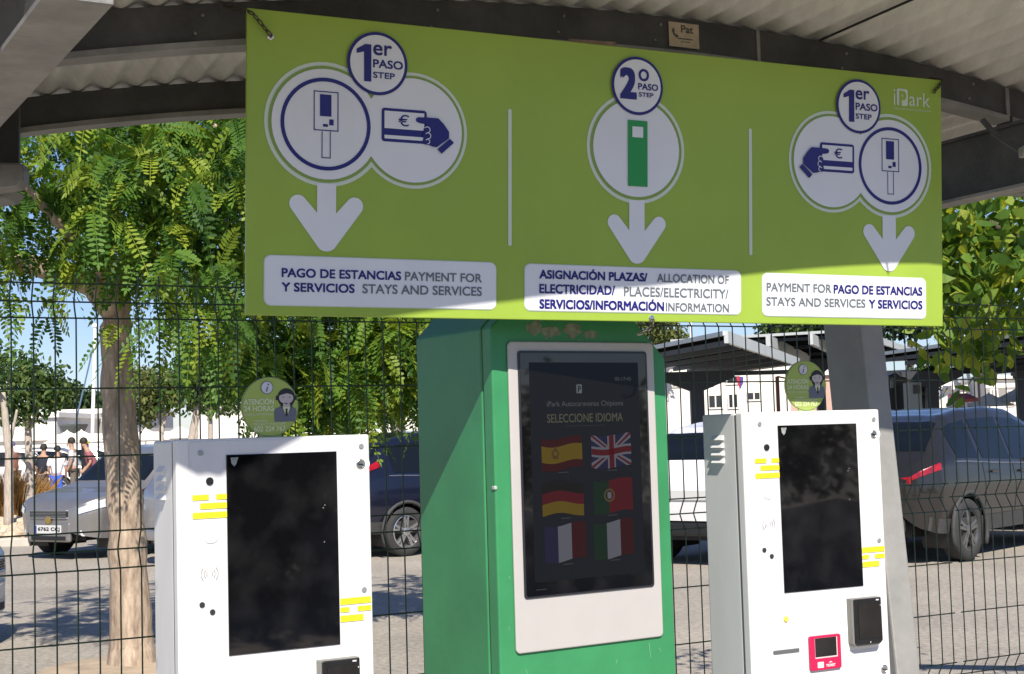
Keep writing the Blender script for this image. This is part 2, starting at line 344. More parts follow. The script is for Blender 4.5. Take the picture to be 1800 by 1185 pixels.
# small worn notice fixed to the beam
def nf(u, v, d): return cp(u, .098 - d, 0) + ZZ * (2.5275 - v - .07 * ((u - 1.0) ** 2) * .9)
b = MB(); b.prism([nf(1.098, 0, 0), nf(1.185, 0, 0), nf(1.185, .063, 0), nf(1.098, .063, 0)], (0, 0, 0), BK * -0.003)
pl = b.build('notice_plate', mat('faded_notice', (0.52, 0.42, 0.30), 0.7, var=.15, scale=30), can, True)
f = Flat(nf, 0.0042); f.text('Pat', 1.132, .006, 1.168, .026, .02); f.rect(1.122, .040, 1.165, .043); f.rect(1.130, .048, 1.158, .050)
f.P([(1.106, .018), (1.112, .016), (1.114, .024), (1.112, .027), (1.117, .033), (1.121, .031), (1.125, .037), (1.119, .041), (1.110, .034), (1.106, .026)])
lt = f.build('lettering', mat('faded_grey_ink', (0.10, 0.10, 0.09), 0.8), pl); lt.data.transform(MW[can.name].inverted())
# ------------------------------------------------------------------ hanging sign
TL = -.0511; R2 = .0086
n_ = -BK; dn0 = -ZZ * math.cos(TL) + n_ * math.sin(TL)
sx = UX * math.cos(R2) + dn0 * math.sin(R2); sdn = dn0 * math.cos(R2) - UX * math.sin(R2)
sz = -sdn; sy = sz.cross(sx)
SW, SH = 1.8769, 0.66
Ms = Matrix((sx, sy, sz)).transposed().to_4x4(); Ms.translation = SO + sx * SW / 2 + sdn * SH
sign = thing('hanging_sign', 'long lime green instruction sign with three payment steps hanging under the canopy beam', 'sign', Ms)
def sf(u, v, d): return (u - SW / 2, -d, SH - v)
b = MB(); b.box(-SW / 2, SW / 2, 0, .012, 0, SH); b.build('panel', signg_m, sign, bevel=.002)
L = .0011
def para(name, m, d, fn):
    f = Flat(sf, d * L); fn(f); return f.build(name, m, sign)
def arrow(f, cx, top, sw, lx, ly, lr, tip, hw):
    """rounded heart-like arrow pointing down"""
    r = lr; pts = [(cx - sw / 2, top), (cx + sw / 2, top), (cx + sw / 2, ly + .018)]
    pts += arc(cx + lx, ly, r, r, PI + .75, 2 * PI + .72, 12)
    pts += arc(cx, tip - .017, .022, .017, .62, PI - .62, 8)
    pts += arc(cx - lx, ly, r, r, PI - .72, 2 * PI - .75, 12)
    pts += [(cx - sw / 2, ly + .018)]
    f.P(pts)
def group(bx, ring, card, ac):
    """one of the outer two design groups; the pieces share metres on the sign"""
    rx, ry = ring; cx, cy = card
    A = para('outline', signw2_m, 1, lambda f: f.union2((rx, ry), .137, (cx, cy), .131))
    def sub(nm, m, d, fn):
        f = Flat(sf, d * L); fn(f); return f.build(nm, m, A)
    sub('outline_ring', signr_m, 2, lambda f: f.union2((rx, ry), .1285, (cx, cy), .1235))
    sub('circle_fill', signw_m, 3, lambda f: f.union2((rx, ry), .1215, (cx, cy), .1175))
    sub('navy_ring', navy_m, 4, lambda f: f.ring(rx, ry, .0935, .102))
    def icon(f):
        f.frame(rx - .028, ry - .072, rx + .028, ry + .015, .0022); f.rect(rx - .014, ry - .065, rx + .012, ry - .017)
        f.rect(rx + .007, ry - .011, rx + .017, ry + .002); f.rect(rx - .007, ry, rx + .004, ry + .006)
        f.rect(rx - .010, ry + .016, rx - .008, ry + .075); f.rect(rx + .0085, ry + .016, rx + .0105, ry + .075); f.rect(rx - .008, ry + .073, rx + .0085, ry + .075)
    sub('pay_station_icon', navy_m, 4, icon)
    sub('arrow', signw_m, 1.5, lambda f: arrow(f, ac, ry + .13, .043, .064, .416, .0195, .518, .02))
    return A, sub
def badge(cx, cy, big, sup, two=False):
    A = para('badge', navy_m, 5, lambda f: f.ring(cx, cy, .0635, .0705))
    def sub(nm, m, d, fn):
        f = Flat(sf, d * L); fn(f); return f.build(nm, m, A)
    sub('badge_fill', signw_m, 6, lambda f: f.disc(cx, cy, .0635))
    def tx(f):
        if two:
            f.text('2', cx - .049, cy - .042, cx - .003, cy + .034, .035); f.text('o', cx + .002, cy - .042, cx + .031, cy - .012, .01)
            f.text('PASO', cx + .001, cy - .007, cx + .056, cy + .009, .02); f.text('STEP', cx + .003, cy + .015, cx + .043, cy + .026, .02)
        else:
            f.P([(cx - .049, cy - .019), (cx - .049, cy - .029), (cx - .029, cy - .041), (cx - .015, cy - .041), (cx - .015, cy + .042), (cx - .032, cy + .042), (cx - .032, cy - .024)])
            f.text('er', cx - .011, cy - .042, cx + .033, cy - .018, .02)
            f.text('PASO', cx - .011, cy - .009, cx + .059, cy + .010, .02); f.text('STEP', cx - .011, cy + .019, cx + .040, cy + .033, .02)
    sub('lettering', navy_m, 7, tx)
# card and hand pictogram, mirrored for the right-hand group
def cardhand(sub, x0, mir):
    X = (lambda u: x0 + u) if not mir else (lambda u: x0 - u)
    def q(f, a, b_, c, d): f.rect(min(X(a), X(c)), b_, max(X(a), X(c)), d)
    def fr(f):
        f.rrect(min(X(0), X(.107)), .193, max(X(0), X(.107)), .268, .007)
    sub('payment_card', navy_m, 4, fr)
    sub('card_face', signw_m, 5, lambda f: (q(f, .0065, .1995, .1005, .2385), q(f, .0065, .2535, .1005, .2615)))
    sub('euro_mark', navy_m, 6, lambda f: f.text('€', min(X(.039), X(.064)), .206, max(X(.039), X(.064)), .232, .004))
    hp = [(.088, .222), (.081, .219), (.080, .213), (.085, .209), (.107, .208), (.134, .208), (.147, .220), (.160, .237), (.160, .252), (.143, .264), (.130, .274), (.120, .273), (.112, .270), (.100, .269), (.096, .262), (.098, .256), (.096, .249), (.100, .244), (.098, .236), (.102, .230), (.106, .224)]
    hp = [(X(a), c) for a, c in hp]
    if mir: hp = hp[::-1]
    sub('hand', navy_m, 6.2, lambda f: f.P(hp))
    def fl(f):
        for (c, d, r) in ((.107, .236, .0075), (.109, .2495, .0075), (.108, .2625, .006)): f.ring(X(c), d, r - .0018, r, 14, *( (-PI * .8, PI * .55) if not mir else (PI * .45, PI * 1.8)))
    sub('finger_lines', signw_m, 7, fl)
    cu = [(.162, .2525), (.172, .261), (.142, .288), (.132, .278)]; cu = [(X(a), c) for a, c in cu]
    if mir: cu = cu[::-1]
    sub('cuff', navy_m, 6, lambda f: f.P(cu))
A1, s1 = group(0, (.1746, .2392), (.377, .239), .177); cardhand(s1, .302, False)
A3, s3 = group(0, (1.7035, .2412), (1.518, .241), 1.700); cardhand(s3, 1.587, True)
badge(.2918, .0961, '1', 'er'); badge(1.6012, .0924, '1', 'er')
A2 = para('outline', signw2_m, 1, lambda f: f.disc(.9475, .243, .1335))
def s2(nm, m, d, fn):
    f = Flat(sf, d * L); fn(f); return f.build(nm, m, A2)
s2('outline_ring', signr_m, 2, lambda f: f.ring(.9475, .243, .1175, .125)); s2('circle_fill', signw_m, 3, lambda f: f.disc(.9475, .243, .1175))
s2('info_station_icon', kgreen_m, 5, lambda f: f.rect(.9225, .176, .976, .335)); s2('icon_screen', signw_m, 6, lambda f: f.rect(.934, .191, .9635, .217))
s2('arrow', signw_m, 1.5, lambda f: arrow(f, .9485, .365, .042, .061, .4235, .0185, .521, .02))
badge(.9486, .0922, '2', 'o', True)
for u in (.615, 1.272): para('divider', signw2_m, 1, lambda f: f.rrect(u - .0045, .172, u + .0045, .490, .0044))
def label(u0, v0, u1, v1, navy, grey):
    o = para('label_panel', signw2_m, 1, lambda f: f.rrect(u0, v0, u1, v1, .016))
    def sub(nm, m, d, fn):
        f = Flat(sf, d * L); fn(f); return f.build(nm, m, o)
    sub('label_fill', signw_m, 2, lambda f: f.rrect(u0 + .002, v0 + .002, u1 - .002, v1 - .002, .015))
    sub('lettering', navy_m, 3, lambda f: [f.text(t, a, c, d, e, .023) for t, a, c, d, e in navy])
    sub('lettering', sgrey_m, 3, lambda f: [f.text(t, a, c, d, e, .014) for t, a, c, d, e in grey])
label(.038, .529, .581, .639, [('PAGO DE ESTANCIAS', .077, .557, .349, .577), ('Y SERVICIOS', .077, .588, .241, .608)], [('PAYMENT FOR', .358, .557, .544, .577), ('STAYS AND SERVICES', .259, .587, .544, .608)])
label(.651, .529, 1.243, .640, [('ASIGNACIÓN PLAZAS/', .689, .538, .976, .564), ('ELECTRICIDAD/', .689, .576, .888, .598), ('SERVICIOS/INFORMACIÓN', .689, .606, 1.022, .634)],
      [('ALLOCATION OF', 1.003, .543, 1.206, .564), ('PLACES/ELECTRICITY/', .912, .577, 1.205, .600), ('INFORMATION', 1.027, .613, 1.206, .634)])
label(1.304, .532, 1.820, .642, [('PAGO DE ESTANCIAS', 1.521, .557, 1.806, .580), ('Y SERVICIOS', 1.632, .593, 1.806, .616)], [('PAYMENT FOR', 1.317, .557, 1.514, .579), ('STAYS AND SERVICES', 1.316, .593, 1.621, .615)])
def logo(f):
    f.text('i', 1.718, .036, 1.723, .078); f.text('ark', 1.769, .040, 1.838, .077, .0); f.text('Gestionamos para tu bienestar', 1.718, .084, 1.834, .0905); f.disc(1.8375, .0875, .002, 10)
lg = para('logo_plate', signw2_m, 1, lambda f: f.rrect(1.728, .034, 1.764, .079, .006))
f = Flat(sf, 2 * L); f.text('P', 1.736, .040, 1.758, .080, .03); f.build('logo_letter', signg_m, lg); f = Flat(sf, L); logo(f); f.build('lettering', signw2_m, lg)
# eyelets
b = MB()
for u, v in ((.051, .058), (.988, .652)): b.lathe([(.0075, 0), (.0075, .002), (.004, .003)], sf(u, v, 0), (0, -1, 0), 14)
b.build('eyelet', chrome_m, sign)
# chains the sign hangs by
def chain(pts, r, label):
    b = MB(); n = len(pts)
    for i in range(n - 1):
        a, c = Vector(pts[i]), Vector(pts[i + 1]); d = (c - a); Ln = d.length; d.normalize(); s = d.orthogonal().normalized(); s2_ = d.cross(s)
        if i % 2: s = s2_
        mid = (a + c) / 2; hl = Ln * .62; hw = r * 2.6
        b.tube([mid + d * (hl * math.cos(t)) + s * (hw * math.sin(t)) for t in [2 * PI * k / 12 for k in range(13)]], r, 5, False)
    o = b.build('chain', mat('rusty_chain', (0.09, 0.08, 0.065), 0.55, .7, var=.3, scale=80)); tag(o, label, 'chain'); return o
def lerp(a, c, k): return [a + (c - a) * i / k for i in range(k + 1)]
P = lambda u, v, d: Ms @ Vector(sf(u, v, d))
chain(lerp(P(.051, .058, .008), P(.012, .016, .010), 4) + lerp(P(.002, .008, .004), P(-.03, -.02, -.085), 5), .0016, 'short rusty chain through the top left eyelet of the green sign')
chain(lerp(P(1.846, .036, .006), P(1.872, .008, .008), 4) + lerp(P(1.882, .0, .002), P(1.90, -.02, -.075), 4), .0018, 'short dark chain at the top right corner of the green sign')
chain(lerp(P(.990, .655, .008), P(.985, .672, .006), 2) + [P(.976, .682, .004), P(.964, .688, .0), P(.952, .692, -.002)], .0014, 'loose end of chain dangling below the middle of the green sign')
# ------------------------------------------------------------------ white payment kiosks
KW, KD, KT = .457, .189, 1.5084
def kiosk_frame(o, yaw): return frame((o[0] + math.cos(yaw) * KW / 2, o[1] + math.sin(yaw) * KW / 2, o[2] - KT), yaw)
MK = kiosk_frame((-.7391, 3.10, 1.5084), .5173)
kio = thing('payment_kiosk', 'white payment kiosk left of the green cabinet, its top corner in shade', 'pay station', MK, 'white payment kiosks')
def kf(u, v, d): return (u - KW / 2, -d, KT - v)
KB = .79
b = MB(); b.box(-KW / 2, KW / 2, .034, KD, KT - KB, KT - .002); b.build('cabinet', white_m, kio, bevel=.006, seg=3)
b = MB(); b.box(-KW / 2 - .001, KW / 2 + .001, 0, .031, KT - KB, KT); b.build('door', white_m, kio, bevel=.005, seg=3)
b = MB(); b.box(-.09, .09, .04, .15, 0.02, KT - KB); b.box(-.17, .17, -.02, .20, 0, .02); b.build('pedestal', white_m, kio, bevel=.004)
f = Flat(kf, .0012); f.rect(.027, .006, .452, KB - .02); f.build('front_sheet', white2_m, kio)
f = Flat(kf, .0022); f.rrect(.069, .492, .414, .592, .006); f.build('overlay_sticker', white3_m, kio)
f = Flat(kf, .0024); f.rrect(.30, .50, .43, .645, .02); f.build('overlay_sticker', white3_m, kio)
f = Flat(kf, .0022); f.rrect(.415, .052, .4565, .084, .015); f.build('lock_sticker', white3_m, kio)
S0 = (.1105, .037, .3738, .4775)
b = MB(); b.prism([kf(S0[0], S0[1], 0), kf(S0[2], S0[1], 0), kf(S0[2], S0[3], 0), kf(S0[0], S0[3], 0)], (0, -.001, 0), (0, -.004, 0)); sc = b.build('screen', glass_m, kio, bevel=.0012)
f = Flat(kf, .0048); f.P([(.120, .043), (.138, .043), (.133, .058), (.128, .063), (.122, .056)]); f.build('corner_sticker', mat('grey_sticker', (.28, .30, .29), .5, var=.2, scale=60), sc)
f = Flat(kf, .003)
for r in ((.033, .1225, .070, .1345), (.0865, .1225, .1105, .1345), (.050, .141, .1105, .154), (.033, .161, .1105, .1745)): f.rect(*r)
f.build('yellow_stripes', yellow_m, kio)
f = Flat(kf, .003)
for r in ((.3755, .3745, .4525, .389), (.3755, .395, .398, .406), (.4185, .395, .4525, .4065), (.3755, .4135, .4325, .428)): f.rect(*r)
f.build('yellow_stripes', yellow_m, kio)
def disc3(name, u, v, r, h, m, n=20, prof=None):
    b = MB(); b.lathe(prof or [(r, 0), (r, h * .8), (r * .9, h)], kf(u, v, .001), (0, -1, 0), n); return b.build(name, m, kio, smooth=False)
disc3('camera_lens', .0725, .0935, .0085, .004, blackpl_m); disc3('speaker_grille', .0735, .211, .0185, .0026, white3_m, 28)
for u, v in ((.052, .3615), (.075, .379)): disc3('round_sensor', u, v, .0062, .003, mat('dark_sensor', (.03, .035, .04), .3), 14)
for u, v in ((.053, .0315), (.436, .027), (.436, .3585)): disc3('screw', u, v, .0062, .003, mat('dull_screw', (.45, .45, .44), .35, .6), 12)
for v in (.0685, .706):
    lk = disc3('lock', .433, v, .0115, .004, chrome_m, 24, [(.0115, 0), (.0115, .003), (.0095, .0042), (.008, .003), (.0075, .003)])
    f = Flat(kf, .0052); f.P([(.426, v - .002), (.440, v + .001), (.440, v + .004), (.426, v + .001)]); f.build('key_slot', blackpl_m, lk)
f = Flat(kf, .003); cg = (.0695, .2955)
for r in (.006, .0115, .0185):
    f.ring(*cg, r, r + .0016, 10, -.75, .75); f.ring(*cg, r, r + .0016, 10, PI - .75, PI + .75)
f.build('contactless_mark', mat('pale_grey_print', (.34, .34, .33), .5), kio)
b = MB()
for k in range(4):
    z = KT - .058 - k * .0205
    b.add([(-KW / 2, .088, z), (-KW / 2, .142, z), (-KW / 2, .142, z - .014), (-KW / 2, .088, z - .014), (-KW / 2 - .009, .090, z - .013), (-KW / 2 - .009, .140, z - .013)], [(0, 4, 5, 1), (0, 3, 4), (1, 5, 2), (3, 2, 5, 4)])
b.build('vent_louvres', white_m, kio)
b = MB(); b.box(-KW / 2 - .0004, KW / 2 + .0004, .030, .0345, KT - KB + .004, KT - .006); b.build('door_gasket', mat('gasket', (.10, .10, .10), .8), kio)
# card terminal
b = MB(); b.prism([kf(.314, .507, 0), kf(.412, .507, 0), kf(.413, .625, 0), kf(.405, .634, 0), kf(.323, .634, 0), kf(.314, .627, 0)], (0, 0, 0), (0, -.024, 0)); ct = b.build('card_terminal', mat('terminal_side', (.20, .20, .19), .5), kio, bevel=.002)
b = MB(); b.prism([kf(.318, .508, .024), kf(.410, .508, .024), kf(.411, .622, .024), kf(.404, .630, .024), kf(.326, .630, .024), kf(.318, .624, .024)], (0, 0, 0), (0, -.006, 0)); b.build('terminal_face', blackpl_m, ct, bevel=.0025)
b = MB(); b.prism([kf(.330, .522, .030), kf(.404, .522, .030), kf(.404, .615, .030), kf(.330, .615, .030)], (0, 0, 0), (0, -.0012, 0)); b.build('terminal_screen', glass_m, ct)
f = Flat(kf, .0308); f.rect(.391, .512, .401, .5155); f.rect(.404, .527, .407, .530); f.rect(.366, .6225, .3685, .6265); f.build('terminal_mark', mat('white_ink', (.6, .6, .6), .5), ct)
bn = disc3('push_button', .1115, .545, .0078, .005, mat('yellow_button', (.75, .58, .10), .35), 20)
# ticket reader
b = MB(); q0 = .1815; q1 = .284; v0 = .597; v1 = .687
rr = arc(q1 - .006, v0 + .006, .006, .006, -PI / 2, 0, 5) + arc(q1 - .006, v1 - .006, .006, .006, 0, PI / 2, 5) + arc(q0 + .006, v1 - .006, .006, .006, PI / 2, PI, 5) + arc(q0 + .006, v0 + .006, .006, .006, PI, 1.5 * PI, 5)
b.prism([kf(u, v, .001) for u, v in rr], (0, 0, 0), (0, -.008, 0)); tr_ = b.build('ticket_reader', red_m, kio, bevel=.001)
f = Flat(kf, .0096); f.rect(.197, .603, .2715, .656); f.build('window_frame', mat('pale_pink_edge', (.75, .55, .55), .4), tr_)
f = Flat(kf, .0104); f.rect(.1975, .603, .268, .652); f.build('reader_window', glass_m, tr_)
f = Flat(kf, .0100); f.rrect(.2035, .6655, .2235, .681, .002); f.text('TICKET', .231, .673, .262, .680, .03); f.P([(.240, .670), (.2465, .6655), (.253, .670), (.250, .670), (.2465, .6685), (.243, .670)]); f.build('lettering', mat('pink_white_print', (.85, .75, .76), .4), tr_)
b = MB(); b.prism([kf(u, v, .001) for u, v in arc(.0705, .6285, .0035, .0045, PI / 2, 1.5 * PI, 8) + [(.150, .624), (.150, .633)]], (0, 0, 0), (0, -.003, 0)); b.build('ticket_slot', mat('slot_steel', (.22, .23, .24), .35, .6), kio)
k2 = copy_tree(kio); k2.matrix_basis = kiosk_frame((.5975, 3.7226, 1.5386), .457); MW[k2.name] = k2.matrix_basis.copy()
k2['label'] = 'white payment kiosk right of the green cabinet, fully sunlit in front of the post'
# attention discs standing on the kiosks
disc_g = mat('olive_lime_disc', (.36, .46, .10), .45, var=.04, scale=9)
def df(u, v, d): return (u, .012 - d, v)
def info_disc(M, lab):
    t = thing('information_disc', lab, 'sign', M, 'round information discs')
    R = .0677; c = R + .001
    b = MB(); b.lathe([(R, 0), (R, .006)], (0, .018, c), (0, -1, 0), 56); b.box(-.026, .026, .0125, .0175, -.001, .012); b.build('panel', disc_g, t, bevel=.0008)
    def g(u, v): return (u - .2205, c - (v + .0685))
    class FD(Flat): pass
    def mk(nm, m, d, fn, par=t):
        f = Flat(lambda u, v, dd: (u - .2205, .012 - dd, c - (v + .0685)), d * .0008); fn(f); return f.build(nm, m, par)
    edge = mat('disc_edge_grey', (.16, .20, .16), .5); pale = mat('pale_lime_print', (.62, .68, .42), .45); lil = mat('lilac_white', (.62, .62, .70), .45); suit = mat('slate_suit_print', (.13, .14, .19), .45); blk = mat('black_print', (.015, .016, .02), .5); skin_p = mat('grey_pink_print', (.50, .44, .45), .5)
    mk('rim', edge, 1, lambda f: f.ring(.2205, -.0685, R - .0014, R - .0002, 60))
    i_ = mk('info_mark', edge, 1, lambda f: f.disc(.213, -.112, .0152, 28)); mk('info_mark_fill', lil, 2, lambda f: f.disc(.213, -.112, .0132, 28), i_)
    mk('lettering', suit, 3, lambda f: (f.P([(.2125, -.1135), (.2155, -.1135), (.2128, -.1025), (.2098, -.1025)]), f.disc(.2160, -.1190, .0019, 12)), i_)
    mk('lettering', pale, 1, lambda f: (f.text('ATENCIÓN', .158, -.0895, .229, -.0735, .02), f.text('24 HORAS', .158, -.0712, .229, -.0585, .02), f.text('PULSE EL INTERFONO', .159, -.0545, .226, -.0490, .01), f.text('TAMBIÉN', .181, -.0405, .212, -.0345, .01), f.text('MEDIANTE WHATSAPP', .181, -.0325, .256, -.0265, .01), f.text('602 224 767', .181, -.0250, .256, -.0125, .02)))
    hd = mk('attendant_hair', blk, 1, lambda f: (f.P(arc(.259, -.0885, .0215, .0215, PI * .88, PI * 2.12, 24) + [(.2735, -.0715), (.270, -.0640), (.248, -.0640), (.2445, -.0715)]), f.rrect(.2335, -.093, .238, -.083, .001), f.rrect(.2800, -.093, .2845, -.083, .001)))
    mk('attendant_face', skin_p, 2, lambda f: (f.P(arc(.2585, -.088, .0172, .0135, -.45, PI + .45, 20) + [(.2500, -.0960), (.2600, -.0985), (.2690, -.0965)]), f.rrect(.2505, -.076, .2675, -.060, .004)), hd)
    st = mk('attendant_suit', suit, 1, lambda f: f.P([(.2295, -.036), (.2295, -.058), (.233, -.064), (.246, -.069), (.2505, -.0685), (.2675, -.0685), (.272, -.069), (.2815, -.063), (.2835, -.055), (.2800, -.040), (.2765, -.034), (.2315, -.034)]))
    mk('attendant_collar', pale, 2.4, lambda f: f.P([(.249, -.0685), (.2585, -.0665), (.268, -.0685), (.2615, -.0500), (.2560, -.0500)]), st)
    mk('attendant_tie', blk, 3, lambda f: (f.P([(.2555, -.0635), (.2615, -.0635), (.2605, -.060), (.2615, -.0495), (.2585, -.0455), (.2555, -.0495), (.2565, -.060)])), st)
    mk('attendant_headset', blk, 3.2, lambda f: (f.rrect(.2545, -.0765, .2610, -.0740, .001), f.disc(.2505, -.0895, .0014, 8), f.disc(.2665, -.0895, .0014, 8)), hd)
    return t
info_disc(MK @ Matrix.Translation((.2205 - KW / 2, 0, KT)), 'shaded lime information disc standing on the left white kiosk')
info_disc(k2.matrix_basis @ Matrix.Translation((.2205 - KW / 2, 0, KT)), 'lime information disc on the right white kiosk, its lower half sunlit')
# ------------------------------------------------------------------ green information kiosk
GS = .984; GO = CAM + (Vector((-.0508, 3.42, 1.7591)) - CAM) * GS; GY = .5474
GW, GD = .5253, .393
Mg = frame((GO.x + math.cos(GY) * GW * GS / 2, GO.y + math.sin(GY) * GW * GS / 2, 0), GY)
grn = thing('information_kiosk', 'tall green information kiosk with black touch screen between the white kiosks', 'kiosk', Mg)
def gf(u, v, d): return ((u - GW / 2) * GS, -d, GO.z - v * GS)
gpoly = [(0, 0), (.085, -.085), (GW - .155, -.085), (GW, .0741), (GW, 1.80), (0, 1.80)]
b = MB(); b.prism([gf(u, v, 0) for u, v in gpoly], (0, 0, 0), (0, .045 * GS, 0)); b.build('door', green_m, grn, bevel=.005, seg=3)
b = MB(); b.prism([gf(u, v, 0) for u, v in gpoly], (0, .0515 * GS, 0), (0, GD * GS, 0)); b.build('cabinet', green_m, grn, bevel=.005, seg=3)
b = MB(); b.prism([gf(u + (.004 if u < .2 else -.004), v + .004, 0) for u, v in gpoly], (0, .044 * GS, 0), (0, .053 * GS, 0)); b.build('door_gasket', mat('gasket', (.10, .10, .10), .8), grn)
def rrp(u0, v0, u1, v1, r): return arc(u1 - r, v0 + r, r, r, -PI / 2, 0, 6) + arc(u1 - r, v1 - r, r, r, 0, PI / 2, 6) + arc(u0 + r, v1 - r, r, r, PI / 2, PI, 6) + arc(u0 + r, v0 + r, r, r, PI, 1.5 * PI, 6)
b = MB(); b.prism([gf(u, v, .0005) for u, v in rrp(.0424, .0343, .4832, .7863, .012)], (0, 0, 0), (0, -.007, 0)); bz = b.build('bezel', bezel_m, grn, bevel=.003)
b = MB(); b.prism([gf(u, v, .0075) for u, v in rrp(.0681, .0575, .4573, .6573, .008)], (0, 0, 0), (0, -.003, 0)); b.build('screen_rim', mat('rim_blue_black', (.02, .022, .03), .3), bz)
b = MB(); b.prism([gf(u, v, .0105) for u, v in rrp(.0735, .063, .452, .6525, .006)], (0, 0, 0), (0, -.0008, 0)); sg = b.build('touch_screen', glass_m, grn)
def lit(name, c, k=1.0): return mat('lit_' + name, (.004, .004, .004), .3, spec=.12, emit=c, estr=k * .62)
def scr(nm, m, d, fn):
    f = Flat(gf, .0114 + d * .0006); fn(f); return f.build(nm, m, sg)
scr('display', lit('panel', (.006, .008, .013)), 0, lambda f: f.rect(.098, .086, .428, .62))
scr('lettering', lit('grey', (.075, .08, .085)), 1, lambda f: (f.text('05:17:45', .354, .123, .404, .132), f.text('iPark Autocaravanas Chipiona', .147, .182, .377, .199)))
scr('lettering', lit('cream', (.075, .073, .050)), 1, lambda f: (f.text('SELECCIONE IDIOMA', .146, .2135, .375, .235, .008)))
scr('lettering', lit('dim', (.04, .042, .045)), 1, lambda f: (f.rect(.202, .2435, .319, .2445), [f.rect(a, c, a + .03, c + .0022) for a, c in ((.175, .3565), (.322, .3565), (.178, .469), (.318, .469), (.180, .581), (.322, .581), (.10, .637))]))
lp = scr('logo_plate', lit('logo', (.10, .12, .13)), 1, lambda f: f.rrect(.2355, .141, .252, .163, .002)); f = Flat(gf, .0126); f.text('P', .2395, .1445, .2485, .1605, .02); f.build('logo_letter', lit('panel', (.006, .008, .013)), lp)
def wavy(f, u0, u1, w0, w1, V0, V1, a=.006, ph=0.0, N=14):
    """a strip of a waving flag; V0..V1 is its vertical range"""
    for i in range(N):
        a0 = u0 + (u1 - u0) * i / N; a1 = u0 + (u1 - u0) * (i + 1) / N
        g = lambda u: a * math.sin((u - w0) / (w1 - w0) * 2 * PI * .85 + ph)
        f.P([(a0, V0 + g(a0)), (a1, V0 + g(a1)), (a1, V1 + g(a1)), (a0, V1 + g(a0))])
R_d = lit('flag_deep_red', (.030, .003, .004)); R_ = lit('flag_red', (.062, .004, .008)); Y_ = lit('flag_gold', (.10, .066, .005)); W_ = lit('flag_white', (.10, .10, .125)); B_ = lit('flag_navy', (.010, .010, .035)); G_ = lit('flag_green', (.004, .018, .009)); K_ = lit('flag_black', (.006, .005, .005))
def hflag(u0, u1, v0, v1, bands, ph):
    o = None; tot = sum(k for k, _ in bands); v = v0
    for k, m_ in bands:
        h = (v1 - v0) * k / tot
        f = Flat(gf, .0114 + .0006); wavy(f, u0, u1, u0, u1, v, v + h, .005, ph); p = f.build('flag' if o is None else 'flag_band', m_, sg if o is None else sg); o = o or p; v += h
    return o
def vflag(u0, u1, v0, v1, bands, ph):
    tot = sum(k for k, _ in bands); u = u0
    for k, m_ in bands:
        h = (u1 - u0) * k / tot
        f = Flat(gf, .0114 + .0006); wavy(f, u, u + h, u0, u1, v0, v1, .005, ph, 5); f.build('flag_band', m_, sg); u += h
hflag(.127, .247, .272, .350, [(1, R_d), (2.1, Y_), (1, R_d)], .2)
f = Flat(gf, .0126); f.ring(.167, .311, .006, .011, 12); f.rect(.159, .318, .175, .324); f.rect(.164, .294, .170, .302); f.build('flag_crest', lit('crest', (.06, .035, .012)), sg)
hflag(.125, .247, .381, .461, [(1, K_), (1, R_), (1.1, Y_)], 2.6)
vflag(.277, .397, .381, .463, [(2, G_), (3, R_)], .5)
f = Flat(gf, .0126); f.ring(.325, .420, .012, .017, 18); f.build('flag_crest', lit('crest2', (.07, .05, .02)), sg)
f = Flat(gf, .0127); f.rrect(.319, .412, .331, .428, .003); f.build('flag_crest', lit('crest3', (.10, .10, .12)), sg)
vflag(.128, .250, .485, .573, [(1, B_), (1, W_), (1.05, R_d)], .3); vflag(.273, .395, .485, .575, [(1, G_), (1, W_), (.95, R_d)], .3)
# union flag
def uj(nm, m_, d, quads):
    f = Flat(gf, .0114 + d * .0006); u0, v0, w_, h_ = .274, .268, .122, .082
    for q in quads: f.P([(u0 + a * w_, v0 + c * h_ + .004 * math.sin(a * 5)) for a, c in q])
    return f.build(nm, m_, sg)
uj('flag', B_, 1, [[(i / 8, 0), ((i + 1) / 8, 0), ((i + 1) / 8, 1), (i / 8, 1)] for i in range(8)])
def diag(t): return [[(0, 0), (t * .8, 0), (.5, .5 - t * .6), (.5, .5), (.5 - t * .5, .5), (0, t)], [(1, 0), (1, t), (.5 + t * .5, .5), (.5, .5), (.5, .5 - t * .6), (1 - t * .8, 0)], [(0, 1), (0, 1 - t), (.5 - t * .5, .5), (.5, .5), (.5, .5 + t * .6), (t * .8, 1)], [(1, 1), (1 - t * .8, 1), (.5, .5 + t * .6), (.5, .5), (.5 + t * .5, .5), (1, 1 - t)]]
uj('flag_band', W_, 2, diag(.15)); uj('flag_band', R_, 3, diag(.05))
uj('flag_band', W_, 4, [[(.40, 0), (.60, 0), (.60, 1), (.40, 1)]] + [[(i / 8, .34), ((i + 1) / 8, .34), ((i + 1) / 8, .66), (i / 8, .66)] for i in range(8)])
uj('flag_band', R_, 5, [[(.44, 0), (.56, 0), (.56, 1), (.44, 1)]] + [[(i / 8, .41), ((i + 1) / 8, .41), ((i + 1) / 8, .59), (i / 8, .59)] for i in range(8)])
